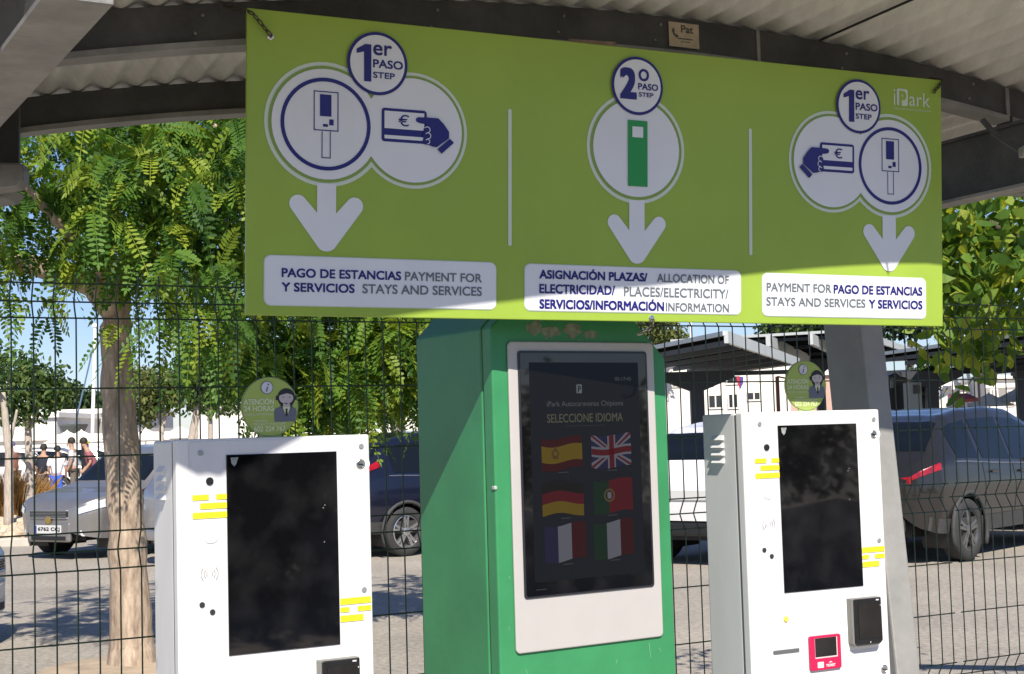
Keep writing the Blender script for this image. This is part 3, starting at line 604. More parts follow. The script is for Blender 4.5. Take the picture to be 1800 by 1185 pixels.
# flaked paint patch above the screen, scratches and a small hasp
f = Flat(gf, .0006); rp = random.Random(3)
def blob(f, u, v, ru, rv, n=18):
    f.d += 3e-5
    f.P([(u + math.cos(2 * PI * k / n) * ru * rp.uniform(.55, 1.15), v + math.sin(2 * PI * k / n) * rv * rp.uniform(.55, 1.15)) for k in range(n)])
for u, v, ru, rv in ((.125, .000, .028, .018), (.175, .008, .030, .016), (.235, .004, .034, .020), (.292, .014, .026, .013), (.145, -.028, .03, .012)): blob(f, u, v, ru, rv)
for k in range(14): blob(f, rp.uniform(.10, .33), rp.uniform(.0, .030), .004, .003, 9)
f.build('flaked_paint', mat('bare_primer', (.20, .23, .165), .85, var=.35, scale=50), grn)
f = Flat(gf, .0007)
for (u, v, l, a) in ((.44, .80, .04, 1.45), (.47, .815, .016, .9), (.07, .825, .016, 1.2), (.34, .83, .012, 1.9), (.03, .60, .009, 1.2), (.026, .72, .010, 1.3)):
    du, dv = math.cos(a) * l, math.sin(a) * l; f.P([(u, v), (u + du, v + dv), (u + du + .001, v + dv), (u + .0018, v)])
f.build('scratches', mat('scratched_paint', (.18, .40, .26), .7), grn)
b = MB(); b.box(-GW * GS / 2 - .003, -GW * GS / 2 + .005, -.003, .012, GO.z - .392 * GS, GO.z - .383 * GS); b.build('hasp', mat('hasp_steel', (.6, .65, .6), .4, .5), grn, bevel=.002)
# ------------------------------------------------------------------ fence
FY = math.radians(28); F0 = Vector((-1.31, 4.08, 0)); fux = Vector((math.cos(FY), math.sin(FY), 0)); fbk = Vector((-math.sin(FY), math.cos(FY), 0))
wire_m = mat('green_coated_wire', (.035, .075, .045), .45, var=.25, scale=20)
def foldy(z):
    for c, a in ((1.923, .032), (1.195, .032), (.49, .032)):
        if abs(z - c) < .055: return a * (1 - abs(z - c) / .055) ** .8
    return 0
HZ = [1.973, 1.922, 1.872, 1.668, 1.470, 1.268, 1.249 - .003, 1.195, 1.143, .938, .740, .543, .49, .437, .237, .05]
HZ = [1.973, 1.922, 1.872, 1.667, 1.470, 1.252, 1.196, 1.143, .938, .740, .546, .491, .438, .237, .05]
def fence_panel(t0, t1, lab):
    r = thing('wire_fence', lab, 'fence', frame(F0 + fux * t0, FY), 'green wire fences')
    b = MB(); W = t1 - t0
    for z in HZ: b.tube([(0.0, foldy(z), z), (W, foldy(z), z)], .0026, 5)
    zs = sorted([.02, 2.0] + [c + d for c in (1.923, 1.195, .49) for d in (-.056, -.042, -.02, 0, .02, .042, .056)])
    n = int(W / .06)
    for i in range(n + 1):
        x = .01 + i * .06 + random.uniform(-.001, .001)
        b.tube([(x, foldy(z) - .004, z) for z in zs], .0025, 5)
    b.build('wire_mesh', wire_m, r)
    return r
def fence_post(t, lab):
    r = thing('fence_post', lab, 'post', frame(F0 + fux * t, FY), 'green fence posts')
    b = MB(); b.box(-.03, .03, .012, .052, 0, 2.02); b.build('tube', wire_m, r, bevel=.004)
    b = MB(); b.box(-.032, .032, .010, .054, 2.02, 2.03); b.build('cap', blackpl_m, r)
    return r
fence_panel(-2.6, 1.57, 'long wire fence panel behind the left kiosk and the tree trunk')
fence_panel(1.61, 3.44, 'wire fence panel behind the green kiosk and right kiosk')
fence_panel(3.475, 6.0, 'wire fence panel at the right edge, in front of the grey sport utility vehicle')
fence_post(1.59, 'green fence post hidden low behind the green kiosk side')
# ------------------------------------------------------------------ trees
BARK = mat('warm_bark', (.54, .43, .32), .95, col2=(.22, .16, .115), scale=4, bump=1.0, bscale=7, stretch=(6, 6, 1.3), detail=12)
BARKD = mat('dark_bark', (.10, .08, .06), .95, var=.4, scale=9, bump=.8, bscale=20, stretch=(4, 4, .8))
BARKP = mat('pale_bark', (.42, .36, .30), .95, var=.25, scale=9, bump=.5, bscale=20, stretch=(4, 4, .8))
LEAF = leafmat('pinnate_leaf', (.035, .10, .018), (.115, .235, .032), (.31, .385, .04), .45)
LEAFB = leafmat('broad_leaf', (.06, .14, .02), (.17, .29, .04), (.40, .44, .06), .45)
LEAFO = leafmat('olive_leaf', (.07, .10, .03), (.13, .16, .045), (.20, .21, .06), .3)
LEAFD = leafmat('dark_leaf', (.018, .045, .015), (.035, .07, .02), (.07, .11, .03), .25)
LEAFM = leafmat('mid_leaf', (.03, .075, .018), (.06, .115, .025), (.12, .17, .04), .3)
def rdir(rng):
    z = rng.uniform(-1, 1); a = rng.uniform(0, 2 * PI); s = math.sqrt(1 - z * z); return Vector((s * math.cos(a), s * math.sin(a), z))
def frond(b, p, d, droop, Ln, npair, lw, ll, rng):
    """one compound leaf: a curved rib with pairs of leaflets"""
    d = d.normalized(); side = d.cross(Vector((0, 0, 1)))
    side = side.normalized() if side.length > .05 else Vector((1, 0, 0))
    roll = rng.uniform(-1.25, 1.25); up = side.cross(d).normalized(); side = side * math.cos(roll) + up * math.sin(roll); up = side.cross(d).normalized()
    pts = [p + d * (Ln * t) - Vector((0, 0, 1)) * (droop * Ln * t * t) for t in [i / npair for i in range(npair + 1)]]
    tilt = rng.uniform(.1, .45); vs = []; fs = []
    for i in range(npair + 1): vs += [pts[i] + side * .0016, pts[i] - side * .0016]
    for i in range(npair): fs.append((2 * i, 2 * i + 2, 2 * i + 3, 2 * i + 1))
    for i in range(1, npair + 1):
        t = i / npair; dd = (pts[i] - pts[i - 1]).normalized(); sc = ll * (0.55 + .55 * math.sin(PI * min(1, t * .85 + .12)))
        for q, sgn in ((0, 1), (1, -1)):
            if rng.random() < .04: continue
            z = sc * rng.uniform(.8, 1.12); o = (side * sgn + dd * rng.uniform(.25, .5) + up * (tilt + rng.uniform(-.15, .15))).normalized() * z; w_ = dd * (lw * .5 * rng.uniform(.85, 1.15))
            a = vs[2 * i + q]; k = len(vs); vs += [a + o * .35 - w_, a + o * .8 - w_ * .85, a + o, a + o * .8 + w_ * .85, a + o * .35 + w_]
            fs.append((2 * i + q, k, k + 1, k + 2, k + 3, k + 4))
    e = pts[-1]; dd = (pts[-1] - pts[-2]).normalized(); w_ = side * lw * .5; k = len(vs); vs += [e + dd * ll * .4 - w_, e + dd * ll, e + dd * ll * .4 + w_]; fs.append((2 * npair, 2 * npair + 1, k, k + 1, k + 2))
    b.add(vs, fs)
def leaf(b, p, d, Ln, wd, rng):
    d = d.normalized(); s = d.cross(rdir(rng)); s = s.normalized() if s.length > .05 else d.orthogonal().normalized(); u = s.cross(d)
    m1 = p + d * Ln * .35 + u * Ln * .06; m2 = p + d * Ln * .72 + u * Ln * .03; e = p + d * Ln - u * Ln * .06
    b.add([p, m1 - s * wd * .5, m2 - s * wd * .42, e, m2 + s * wd * .42, m1 + s * wd * .5, m1, m2], [(0, 1, 6), (1, 2, 7, 6), (2, 3, 7), (0, 6, 5), (6, 7, 4, 5), (7, 3, 4)])
def limb(b, path, r0, r1, n=9, rng=None):
    N = len(path); P2 = []; k = 5
    for i in range(N - 1):
        for j in range(k): P2.append(Vector(path[i]).lerp(Vector(path[i + 1]), j / k))
    P2.append(Vector(path[-1])); M_ = len(P2); rn = random.Random(N * 7 + int(r0 * 1e4)); flare = [.35 * math.exp(-i / 2.2) if r0 > .12 else 0 for i in range(M_)]
    P2 = [p + rdir(rn) * r0 * .05 for p in P2]
    b.tube(P2, [(r0 + (r1 - r0) * (i / (M_ - 1)) ** .8) * (1 + flare[i] + rn.uniform(-.07, .07)) for i in range(M_)], n)
def curve(p, q, k, wob, rng):
    p = Vector(p); q = Vector(q); return [p + (q - p) * (i / k) + (rdir(rng) * wob if 0 < i < k else Vector()) for i in range(k + 1)]
def ellip(c, r, rng, shell=.35):
    d = rdir(rng); k = (shell + (1 - shell) * rng.random()) ; return Vector((c[0] + d.x * r[0] * k, c[1] + d.y * r[1] * k, c[2] + d.z * r[2] * k)), d
def crown_fronds(b, blobs, rng, Ln=.24, npair=11):
    for c, r, cnt in blobs:
        # twigs carrying tufts of fronds
        for _ in range(cnt):
            p, d = ellip(c, r, rng, .25); dirs = (d + Vector((0, 0, .1)) + rdir(rng) * .6).normalized()
            tw = rng.uniform(.12, .3); b.tube([p, p + dirs * tw * .5, p + dirs * tw + Vector((0, 0, -.03))], [.004, .003, .0015], 4)
            for k in range(rng.randint(4, 6)):
                q = p + dirs * (tw * (k + 1) / 6); fd = (dirs * .7 + rdir(rng)).normalized(); fd.z -= .15
                frond(b, q, fd, rng.uniform(.2, .8), Ln * rng.uniform(.6, 1.2), npair, Ln * .078, Ln * .20, rng)
def crown_leaves(b, blobs, rng, Ln, wd):
    for c, r, cnt in blobs:
        for _ in range(cnt):
            p, d = ellip(c, r, rng, .3)
            for k in range(5):
                q = p + rdir(rng) * Ln * 1.2; ld = (d * .5 + rdir(rng) + Vector((0, 0, -.35))).normalized(); leaf(b, q, ld, Ln * rng.uniform(.7, 1.2), wd * rng.uniform(.8, 1.2), rng)
def tree(name, lab, base, trunk_paths, blobs, bark, lm, kind='leaf', Ln=.24, wd=.05, seed=1, group=None, shared=None):
    rng = random.Random(seed); t = thing(name, lab, 'tree', base, group); base = Vector(base)
    b = MB()
    for path, r0, r1 in trunk_paths: limb(b, [Vector(p) for p in path], r0, r1, 12)
    b.build('trunk', bark, t, True, smooth=True)
    b = MB()
    if kind == 'frond': crown_fronds(b, blobs, rng, Ln)
    else: crown_leaves(b, blobs, rng, Ln, wd)
    b.build('crown', lm, t, True)
    return t
rg = random.Random(5)
# near acacia-like tree on the left
B0 = gnd(229, 9.62)
tp = lambda px, py, Y: at(px, py, Y)
main = [Vector((B0.x, B0.y, -.05)), tp(231, 1130, 9.62), tp(227, 1000, 9.62), tp(218, 850, 9.6), tp(209, 700, 9.58), tp(203, 600, 9.55), tp(205, 540, 9.5), tp(200, 490, 9.45)]
b_l = [tp(203, 545, 9.5), tp(165, 500, 9.4), tp(110, 480, 9.3), tp(40, 462, 9.2), tp(-60, 420, 9.1)]
b_r = [tp(205, 520, 9.5), tp(232, 450, 9.5), tp(280, 380, 9.4), tp(340, 300, 9.5), tp(380, 220, 9.6)]
b_u = [tp(200, 500, 9.45), tp(180, 420, 9.7), tp(190, 330, 9.9), tp(150, 230, 10.0)]
b_b = [tp(200, 500, 9.45), tp(150, 440, 9.0), tp(90, 380, 8.6), tp(40, 320, 8.4)]
def bl(px, py, Y, rx, ry, rz, n): return (tuple(at(px, py, Y)), (rx, ry, rz), n)
blobs = [bl(60, 290, 8.9, .6, .6, .40, 40), bl(210, 310, 8.8, .7, .65, .40, 56), bl(350, 320, 8.9, .65, .65, .48, 60), bl(120, 240, 9.6, 1.0, .9, .42, 44), bl(330, 230, 9.7, 1.0, .9, .48, 56), bl(380, 420, 9.2, .5, .5, .28, 36), bl(4, 420, 8.8, .2, .4, .16, 9), bl(300, 430, 8.9, .45, .5, .22, 30), bl(100, 520, 9.0, .14, .2, .06, 3), bl(20, 515, 9.0, .12, .2, .06, 3), bl(325, 535, 8.6, .24, .25, .17, 12), bl(420, 520, 8.7, .14, .2, .14, 6), bl(250, 120, 9.9, 1.6, 1.2, .5, 36), bl(245, 575, 8.8, .06, .08, .05, 2)]
tree('acacia_tree', 'near tree with pale bark trunk and feathery bright leaves beside the left kiosk', (B0.x, B0.y, 0), [(main, .148, .09), (b_l, .105, .06), (b_r, .07, .02), (b_u, .065, .02), (b_b, .06, .018)], blobs, BARK, LEAF, 'frond', .27, seed=11)
tt = bpy.data.objects['acacia_tree']
b = MB(); b.lathe([(.62, -.02), (.60, .015), (.45, .03), (.2, .045)], (B0.x, B0.y, 0), (0, 0, 1), 24); b.build('tree_pit', SOIL, kind='structure')
# second tree, trunk behind the green kiosk
B1 = gnd(800, 11.2)
tr1 = [Vector((B1.x, B1.y, -.05)), tp(798, 900, 11.2), tp(790, 700, 11.2), tp(770, 640, 11.1)]
bl1 = [bl(500, 610, 10.2, .42, .5, .30, 30), bl(585, 650, 10.4, .5, .5, .42, 46), bl(560, 580, 10.4, .6, .6, .25, 34), bl(640, 600, 10.6, .5, .6, .35, 40), bl(720, 590, 10.4, .5, .5, .30, 34), bl(715, 670, 10.8, .28, .3, .18, 10), bl(590, 690, 10.4, .3, .35, .12, 14), bl(520, 690, 10.2, .28, .3, .2, 14), bl(680, 480, 11.2, 1.6, 1.3, .6, 60), bl(800, 560, 10.6, .6, .6, .4, 30), bl(1000, 470, 11.2, 1.2, 1.0, .6, 30)]
tree('acacia_tree', 'feathery tree hanging low between the left kiosk and the green kiosk', (B1.x, B1.y, 0), [(tr1, .15, .11), ([tp(770, 640, 11.1), tp(700, 660, 11), tp(650, 620, 10.9), tp(590, 590, 10.8)], .10, .03), ([tp(770, 640, 11.1), tp(740, 560, 11.1), tp(660, 480, 11.2)], .09, .03), ([tp(700, 660, 11), tp(640, 690, 10.8), tp(600, 700, 10.7)], .04, .012)], bl1, BARKD, LEAF, 'frond', .29, seed=12)
# third, farther tree whose pale trunk shows above the dark car
B2 = gnd(704, 21)
tree('acacia_tree', 'farther tree with pinkish trunk rising behind the dark blue car', (B2.x, B2.y, 0), [([Vector((B2.x, B2.y, 0)), tp(704, 800, 21), tp(695, 740, 21), tp(680, 700, 21), tp(668, 670, 21)], .13, .06), ([tp(690, 730, 21), tp(715, 700, 21), tp(735, 690, 21)], .07, .03)], [bl(690, 640, 21, 1.0, 1.0, .5, 60), bl(740, 690, 20.6, .4, .4, .35, 20), bl(640, 700, 21, .5, .5, .3, 26), bl(600, 650, 22, .8, .8, .5, 30)], BARKP, LEAF, 'frond', .34, seed=13)
B3 = gnd(616, 24)
tree('slender_tree', 'thin dark leaning trunk seen just right of the left information disc', (B3.x, B3.y, 0), [([Vector((B3.x, B3.y, 0)), tp(610, 780, 24), tp(602, 740, 24), tp(598, 700, 24)], .09, .05)], [bl(590, 690, 24, .9, .8, .35, 60)], BARKD, LEAFM, 'leaf', .16, .06, seed=14)
# broad-leaved tree at the right, leaning over the fence
B4 = Vector((4.1, 7.3, 0))
R1 = [(tuple(at(1745, 440, 6.3)), (.42, .4, .26), 60), (tuple(at(1800, 400, 6.3)), (.5, .5, .30), 70), (tuple(at(1700, 520, 6.2)), (.20, .25, .20), 38), (tuple(at(1775, 540, 6.2)), (.22, .25, .12), 26), (tuple(at(1690, 585, 6.1)), (.10, .12, .11), 14), (tuple(at(1688, 640, 6.1)), (.035, .04, .05), 3), (tuple(at(1760, 330, 6.6)), (.9, .7, .35), 90), (tuple(at(1660, 440, 6.5)), (.15, .2, .2), 26), (tuple(at(1735, 590, 6.2)), (.10, .12, .05), 6), (tuple(at(1690, 450, 6.7)), (.4, .3, .4), 50), (tuple(at(1690, 545, 6.7)), (.22, .2, .22), 30)]
tree('broadleaf_tree', 'broad leaved tree leaning over the fence at the right edge', B4, [([B4, B4 + Vector((-.1, -.1, 1.2)), at(1830, 480, 6.7), at(1800, 420, 6.5)], .10, .05), ([at(1830, 480, 6.7), at(1770, 480, 6.4), at(1715, 500, 6.3)], .03, .01), ([at(1800, 420, 6.5), at(1730, 390, 6.4), at(1690, 400, 6.4)], .03, .008)], R1, BARKD, LEAFB, 'leaf', .098, .040, seed=15)
# far trees
def fartree(name, lab, px, Y, trunk, blobs, lm, bark, Ln, wd, seed, group='far trees beyond the car park'):
    B = gnd(px, Y); tree(name, lab, (B.x, B.y, 0), [([Vector((B.x, B.y, 0))] + [at(x, y, Y) for x, y in p], r0, r1) for p, r0, r1 in trunk], blobs, bark, lm, 'leaf', Ln, wd, seed, group)
fartree('bushy_tree', 'round bushy green tree at the left edge behind the dry grass', 52, 27, [([(52, 830), (50, 780), (48, 720)], .09, .06), ([(50, 760), (75, 700)], .05, .02)], [bl(55, 690, 27, .75, .7, .5, 190), bl(30, 650, 27, .5, .5, .4, 110), bl(85, 680, 27, .45, .4, .4, 110), bl(20, 720, 27, .5, .5, .3, 90)], LEAFM, BARKP, .13, .055, 21)
fartree('leaning_tree', 'grey forked trunk at the far left edge of the picture', 14, 25, [([(16, 800), (10, 740), (4, 690)], .09, .05), ([(14, 790), (24, 750), (30, 720)], .05, .02)], [bl(-20, 650, 25, .6, .6, .5, 140)], LEAFM, BARKP, .13, .055, 22)
fartree('dense_tree', 'dark dense tree row seen above the low white building', 140, 72, [([(140, 770), (140, 720)], .2, .1)], [bl(120, 705, 72, 1.0, 1.0, .9, 200), bl(150, 712, 72, 1.1, 1, .75, 200), bl(180, 718, 72, 1.0, 1, .6, 160), bl(100, 690, 73, .8, .8, .8, 120)], LEAFD, BARKD, .30, .15, 23)
fartree('olive_tree', 'olive toned tree with white forked trunks right of the near tree trunk', 283, 47, [([(284, 770), (281, 730), (276, 705)], .09, .05), ([(284, 765), (290, 735), (288, 715)], .08, .05), ([(281, 735), (262, 715), (250, 690)], .05, .03)], [bl(265, 690, 47, 1.0, 1, .8, 240), bl(300, 680, 47, .9, .9, .7, 200), bl(250, 720, 47, .5, .5, .6, 90), bl(240, 665, 48, .6, .6, .35, 70)], LEAFO, BARKP, .20, .09, 24)
fartree('slim_tree', 'slim tree with a leaning brown trunk left of the left information disc', 336, 30, [([(337, 770), (345, 730), (350, 690), (350, 650)], .10, .06), ([(349, 700), (372, 650)], .04, .02)], [bl(350, 660, 30, .55, .5, .35, 150), bl(385, 650, 30, .5, .5, .4, 150), bl(340, 700, 30, .25, .25, .25, 50), bl(400, 690, 30, .35, .35, .3, 90), bl(370, 625, 30, .5, .5, .3, 120)], LEAFM, BARKP, .15, .06, 25)
fartree('slim_tree', 'small tree with white trunk standing before the white ribbed wall', 370, 42, [([(370, 775), (370, 735), (372, 700)], .09, .06)], [bl(380, 690, 42, .8, .8, .55, 180), bl(425, 670, 42, .8, .8, .7, 200), bl(430, 620, 42, .5, .5, .5, 90)], LEAFO, BARKP, .19, .08, 26)
fartree('pine_tree', 'yellow green pine crown showing right of the green kiosk top', 1150, 60, [([(1152, 700), (1155, 600)], .18, .1)], [bl(1150, 572, 60, 1.0, 1, .6, 200), bl(1185, 592, 60, .5, .5, .35, 80), bl(1165, 595, 60, .7, .6, .3, 100), bl(1140, 540, 60, 1.2, 1, .6, 160)], LEAFO, BARKD, .22, .09, 27)
fartree('dense_tree', 'dark green crown above the carport roof left of the post', 1410, 55, [([(1410, 720), (1410, 600)], .2, .1)], [bl(1370, 572, 55, .8, .8, .35, 140), bl(1420, 568, 55, 1.0, .9, .4, 180), bl(1470, 560, 55, 1.0, .9, .5, 180), bl(1400, 530, 56, 1.6, 1, .7, 160)], LEAFM, BARKD, .24, .11, 28)
fartree('dense_tree', 'dark crown above the carport right of the post', 1600, 52, [([(1600, 720), (1600, 600)], .2, .1)], [bl(1590, 568, 52, 1.3, 1, .4, 200), bl(1650, 560, 52, 1.3, 1, .5, 200)], LEAFD, BARKD, .24, .11, 29)
fartree('street_tree', 'small dark tree under the right carport beside the black machine', 1625, 38, [([(1624, 720), (1624, 660)], .08, .05)], [bl(1628, 660, 38, .28, .3, .5, 120), bl(1620, 690, 38, .2, .2, .3, 60)], LEAFM, BARKD, .15, .06, 30)
# dry grass clump and stones in the bed
rng = random.Random(9); GB = gnd(24, 27.5); b = MB()
for i in range(1700):
    a = rng.uniform(0, 2 * PI); r = math.sqrt(rng.random()); p = GB + Vector((math.cos(a) * r * .42, math.sin(a) * r * .45, .05)); h = rng.uniform(.6, 1.15) * (1.15 - .35 * r)
    ln = Vector((math.cos(a) * r * .40 + rng.uniform(-.15, .15), math.sin(a) * r * .4, 0)); s = Vector((rng.uniform(-1, 1), rng.uniform(-.3, .3), 0)).normalized() * .007
    q = p + ln * .4 + Vector((0, 0, h * .6)); e = p + ln * 1.2 + Vector((0, 0, h)); b.add([p - s, p + s, q + s, e, q - s], [(0, 1, 2, 3, 4)])
tag(b.build('dry_grass', leafmat('straw', (.28, .15, .05), (.42, .24, .08), (.55, .36, .15), .3)), 'tall clump of dry orange grass at the left edge behind the silver car', 'grass clump')
STONE = mat('sunny_stone', (.52, .42, .30), .9, var=.25, scale=5, bump=.5, bscale=18)
def rock(p, s, seed):
    rr = random.Random(seed); b = MB(); n = 9; V = []; Fs = []
    for i in range(6):
        th = PI * i / 5 * .98 + .02
        for j in range(n):
            k = s * rr.uniform(.78, 1.12); V.append(Vector((math.sin(th) * math.cos(2 * PI * j / n) * k * 1.25, math.sin(th) * math.sin(2 * PI * j / n) * k, math.cos(th) * k * .72)) + p)
    for i in range(5):
        for j in range(n): Fs.append((i * n + j, (i + 1) * n + j, (i + 1) * n + (j + 1) % n, i * n + (j + 1) % n))
    b.add(V, Fs); tag(b.build('stone', STONE), 'rough sunlit stone in the planting bed before the dry grass', 'stone', 'stones in the planting bed')
for k in range(22):
    Y = rng.uniform(22.4, 26.8); px = rng.uniform(-10, 62); g = gnd(px, Y); rock(Vector((g.x, g.y, .06 + .05)), rng.uniform(.10, .22), 100 + k)
# ------------------------------------------------------------------ cars
tyre_m = mat('tyre_rubber', (.030, .030, .031), .8, var=.2, scale=40); rim_m = mat('alloy_rim', (.55, .55, .56), .3, .85); carglass = mat('car_glass', (.006, .008, .010), .03, spec=.5)
trim_m = mat('black_trim', (.015, .015, .016), .5); clad_m = mat('grey_cladding', (.045, .045, .045), .7, var=.2, scale=30)
tail_m = mat('tail_light_red', (.30, .004, .010), .2, var=.5, scale=14, coat=.6); head_m = mat('head_light_lens', (.72, .74, .76), .10, .2, coat=1); plate_m = mat('number_plate', (.62, .62, .60), .4); blue_m = mat('plate_blue', (.01, .06, .40), .4); ink_m = mat('plate_ink', (.02, .02, .02), .5); badge_m = mat('gold_badge', (.45, .32, .10), .3, .7)
def paint(name, c, metal=.5, rough=.28): return mat(name, c, rough, metal, var=.05, scale=3, coat=.55)
SUV = dict(L=4.5, W=1.86, H=1.66, st=[(0, .31, .45, .53, .545, .66, .50), (.012, .24, .44, .585, .61, .82, .64), (.05, .20, .44, .635, .69, .98, .80), (.09, .19, .44, .65, .79, .99, .78), (.145, .185, .44, .65, .905, 1.0, .74), (.20, .18, .44, .645, .95, 1.0, .735), (.30, .18, .44, .63, .985, 1.0, .74), (.43, .18, .44, .615, 1.0, 1.0, .74), (.55, .18, .44, .605, .985, 1.0, .73), (.62, .18, .44, .60, .93, 1.0, .74), (.74, .18, .44, .595, .68, 1.0, .84), (.80, .18, .44, .59, .635, .995, .86), (.92, .19, .42, .55, .585, .97, .84), (.98, .21, .40, .49, .52, .90, .74), (1.0, .25, .38, .43, .45, .80, .62)])
HATCH = dict(L=3.95, W=1.70, H=1.50, st=[(0, .30, .46, .56, .575, .68, .50), (.015, .20, .44, .62, .65, .84, .66), (.05, .18, .44, .635, .72, .985, .80), (.12, .17, .44, .635, .95, 1.0, .74), (.28, .17, .44, .63, .995, 1.0, .75), (.45, .17, .44, .62, 1.0, 1.0, .74), (.55, .17, .44, .61, .98, 1.0, .73), (.61, .17, .44, .605, .93, 1.0, .74), (.75, .17, .44, .585, .655, 1.0, .84), (.80, .17, .44, .575, .62, .995, .86), (.88, .18, .42, .55, .585, .97, .86), (.94, .19, .41, .51, .545, .90, .82), (.975, .21, .39, .475, .51, .78, .72), (1.0, .24, .36, .43, .455, .54, .48)])
def cr(p0, p1, p2, p3, t): return .5 * ((2 * p1) + (-p0 + p2) * t + (2 * p0 - 5 * p1 + 4 * p2 - p3) * t * t + (-p0 + 3 * p1 - 3 * p2 + p3) * t ** 3)
def make_car(name, lab, M, spec, body_m, rim=rim_m, lower=None, group='cars parked beyond the fence', plate='', detail=True, lights='slim'):
    Lc, Wc, Hc = spec['L'], spec['W'], spec['H']; st = spec['st']; hw0 = Wc / 2
    t = thing(name, lab, 'car', M, group)
    def sect(s):
        i = 0
        while i < len(st) - 2 and s > st[i + 1][0]: i += 1
        k = (s - st[i][0]) / (st[i + 1][0] - st[i][0]); a = st[max(i - 1, 0)]; b_ = st[i]; c = st[i + 1]; d = st[min(i + 2, len(st) - 1)]
        return [b_[j] + (c[j] - b_[j]) * (k * k * (3 - 2 * k) * .35 + k * .65) for j in range(1, 7)]
    def S(s, tt):
        zs, zm, zb, ztp, hw, hr = sect(s); hw *= hw0; hr *= hw0
        ze = zb + (ztp - zb) * .90
        C = [(hw * .93, zs * Hc), (hw, zm * Hc), (hw * .965, zb * Hc), (min(hr, hw * .95), ze * Hc), (min(hr, hw * .95) * .62, (zb + (ztp - zb) * .99) * Hc), (0, ztp * Hc)]
        a = 5 - abs(tt); i = min(int(a), 4); k = a - i
        if i == 2: y = C[2][0] + (C[3][0] - C[2][0]) * k; z = C[2][1] + (C[3][1] - C[2][1]) * k
        else:
            p = [C[max(i - 1, 0)], C[i], C[i + 1], C[min(i + 2, 5)]]
            if i == 1: p[3] = (2 * C[2][0] - C[1][0], 2 * C[2][1] - C[1][1])
            if i == 4: p[3] = (-C[4][0], C[4][1])
            if i == 3: p[0] = C[2]
            y = cr(p[0][0], p[1][0], p[2][0], p[3][0], k); z = cr(p[0][1], p[1][1], p[2][1], p[3][1], k)
        return Vector((-Lc / 2 + s * Lc, y if tt < 0 else -y, z))
    def nrm(s, tt):
        e = .004; a = S(min(1, s + e), tt) - S(max(0, s - e), tt); c = S(s, min(5, tt + .03)) - S(s, max(-5, tt - .03)); n = c.cross(a)
        n = n.normalized() if n.length > 1e-9 else Vector((0, 0, 1)); p = S(s, tt)
        return n if n.dot(Vector((0, p.y, p.z - Hc * .35))) > 0 else -n
    wx = [-Lc / 2 + .185 * Lc, -Lc / 2 + .815 * Lc]; wr = .335 if Hc > 1.6 else .31; ar = wr + .055
    NS, NT = 110, 60; b = MB(); 
    for i in range(NS + 1):
        for j in range(NT + 1): b.v.append(S(i / NS, -5 + 10 * j / NT))
    for i in range(NS):
        for j in range(NT):
            q = [i * (NT + 1) + j, (i + 1) * (NT + 1) + j, (i + 1) * (NT + 1) + j + 1, i * (NT + 1) + j + 1]; c = sum((b.v[k] for k in q), Vector()) / 4
            if abs(c.y) > hw0 * .55 and any((c.x - x) ** 2 + (c.z - wr) ** 2 < ar * ar for x in wx): continue
            b.f.append(q); b.mi.append(0)
    b.f.append([j for j in range(NT + 1)]); b.mi.append(0); b.f.append([NS * (NT + 1) + j for j in range(NT + 1)][::-1]); b.mi.append(0)
    body = b.build('body', body_m, t, smooth=True)
    # floor and arch liners
    b = MB(); b.box(-Lc * .46, Lc * .46, -hw0 * .62, hw0 * .62, .17 * Hc, .30 * Hc)
    for x in wx:
        for sg_ in (-1, 1):
            arcp = [(x + ar * math.cos(a), wr + ar * math.sin(a)) for a in [PI * 1.15 - PI * 1.3 * k / 16 for k in range(17)]]
            V = [Vector((u, sg_ * hw0 * .97, z)) for u, z in arcp] + [Vector((u, sg_ * hw0 * .58, z)) for u, z in arcp]; b.add(V, [(k, k + 1, 18 + k, 17 + k) for k in range(16)] + [list(range(17, 34))])
    b.build('underbody', trim_m, t)
    for x in wx:
        for sg_ in (-1, 1):
            b = MB(); b.tube([Vector((x + (ar + .012) * math.cos(a), sg_ * hw0 * .985, wr + (ar + .012) * math.sin(a))) for a in [PI * 1.14 - PI * 1.28 * k / 20 for k in range(21)]], .026, 6)
            b.build('arch_trim', clad_m if lower else body_m, t, smooth=True)
    def patch(nm, m_, parts, off=.004, ns=10, ntt=8, par=t):
        b = MB()
        for s0, s1, a0, a1 in parts:
            k = len(b.v)
            for i in range(ns + 1):
                for j in range(ntt + 1):
                    s = s0 + (s1 - s0) * i / ns; q = a0 + (a1 - a0) * j / ntt; b.v.append(S(s, q) + nrm(s, q) * off)
            for i in range(ns):
                for j in range(ntt): b.f.append([k + i * (ntt + 1) + j, k + (i + 1) * (ntt + 1) + j, k + (i + 1) * (ntt + 1) + j + 1, k + i * (ntt + 1) + j + 1]); b.mi.append(0)
        return b.build(nm, m_, par, smooth=True)
    for sg_ in (-1, 1):
        for s0, s1 in ((.455, .655), (.285, .44), (.15, .265)): patch('side_window', carglass, [(s0, s1, sg_ * 2.93, sg_ * 2.10)])
    patch('windscreen', carglass, [(.632, .735, -1.92, 1.92)], ntt=16); patch('rear_window', carglass, [(.063, .145, -1.9, 1.9)], ntt=16)
    if detail:
        b = MB()
        for sg_ in (-1, 1):
            b.tube([S(s, sg_ * 3.02) + nrm(s, sg_ * 3.02) * .004 for s in [.13 + .54 * k / 16 for k in range(17)]], .007, 5)
        b.build('window_trim', mat('chrome_trim', (.55, .55, .55), .25, .9), t)
    patch('sill', lower or body_m, [(.03, .97, -4.98, -4.55), (.03, .97, 4.55, 4.98)][:2] if lower else [(.25, .75, -4.95, -4.75), (.25, .75, 4.75, 4.95)], .006, 40, 3)
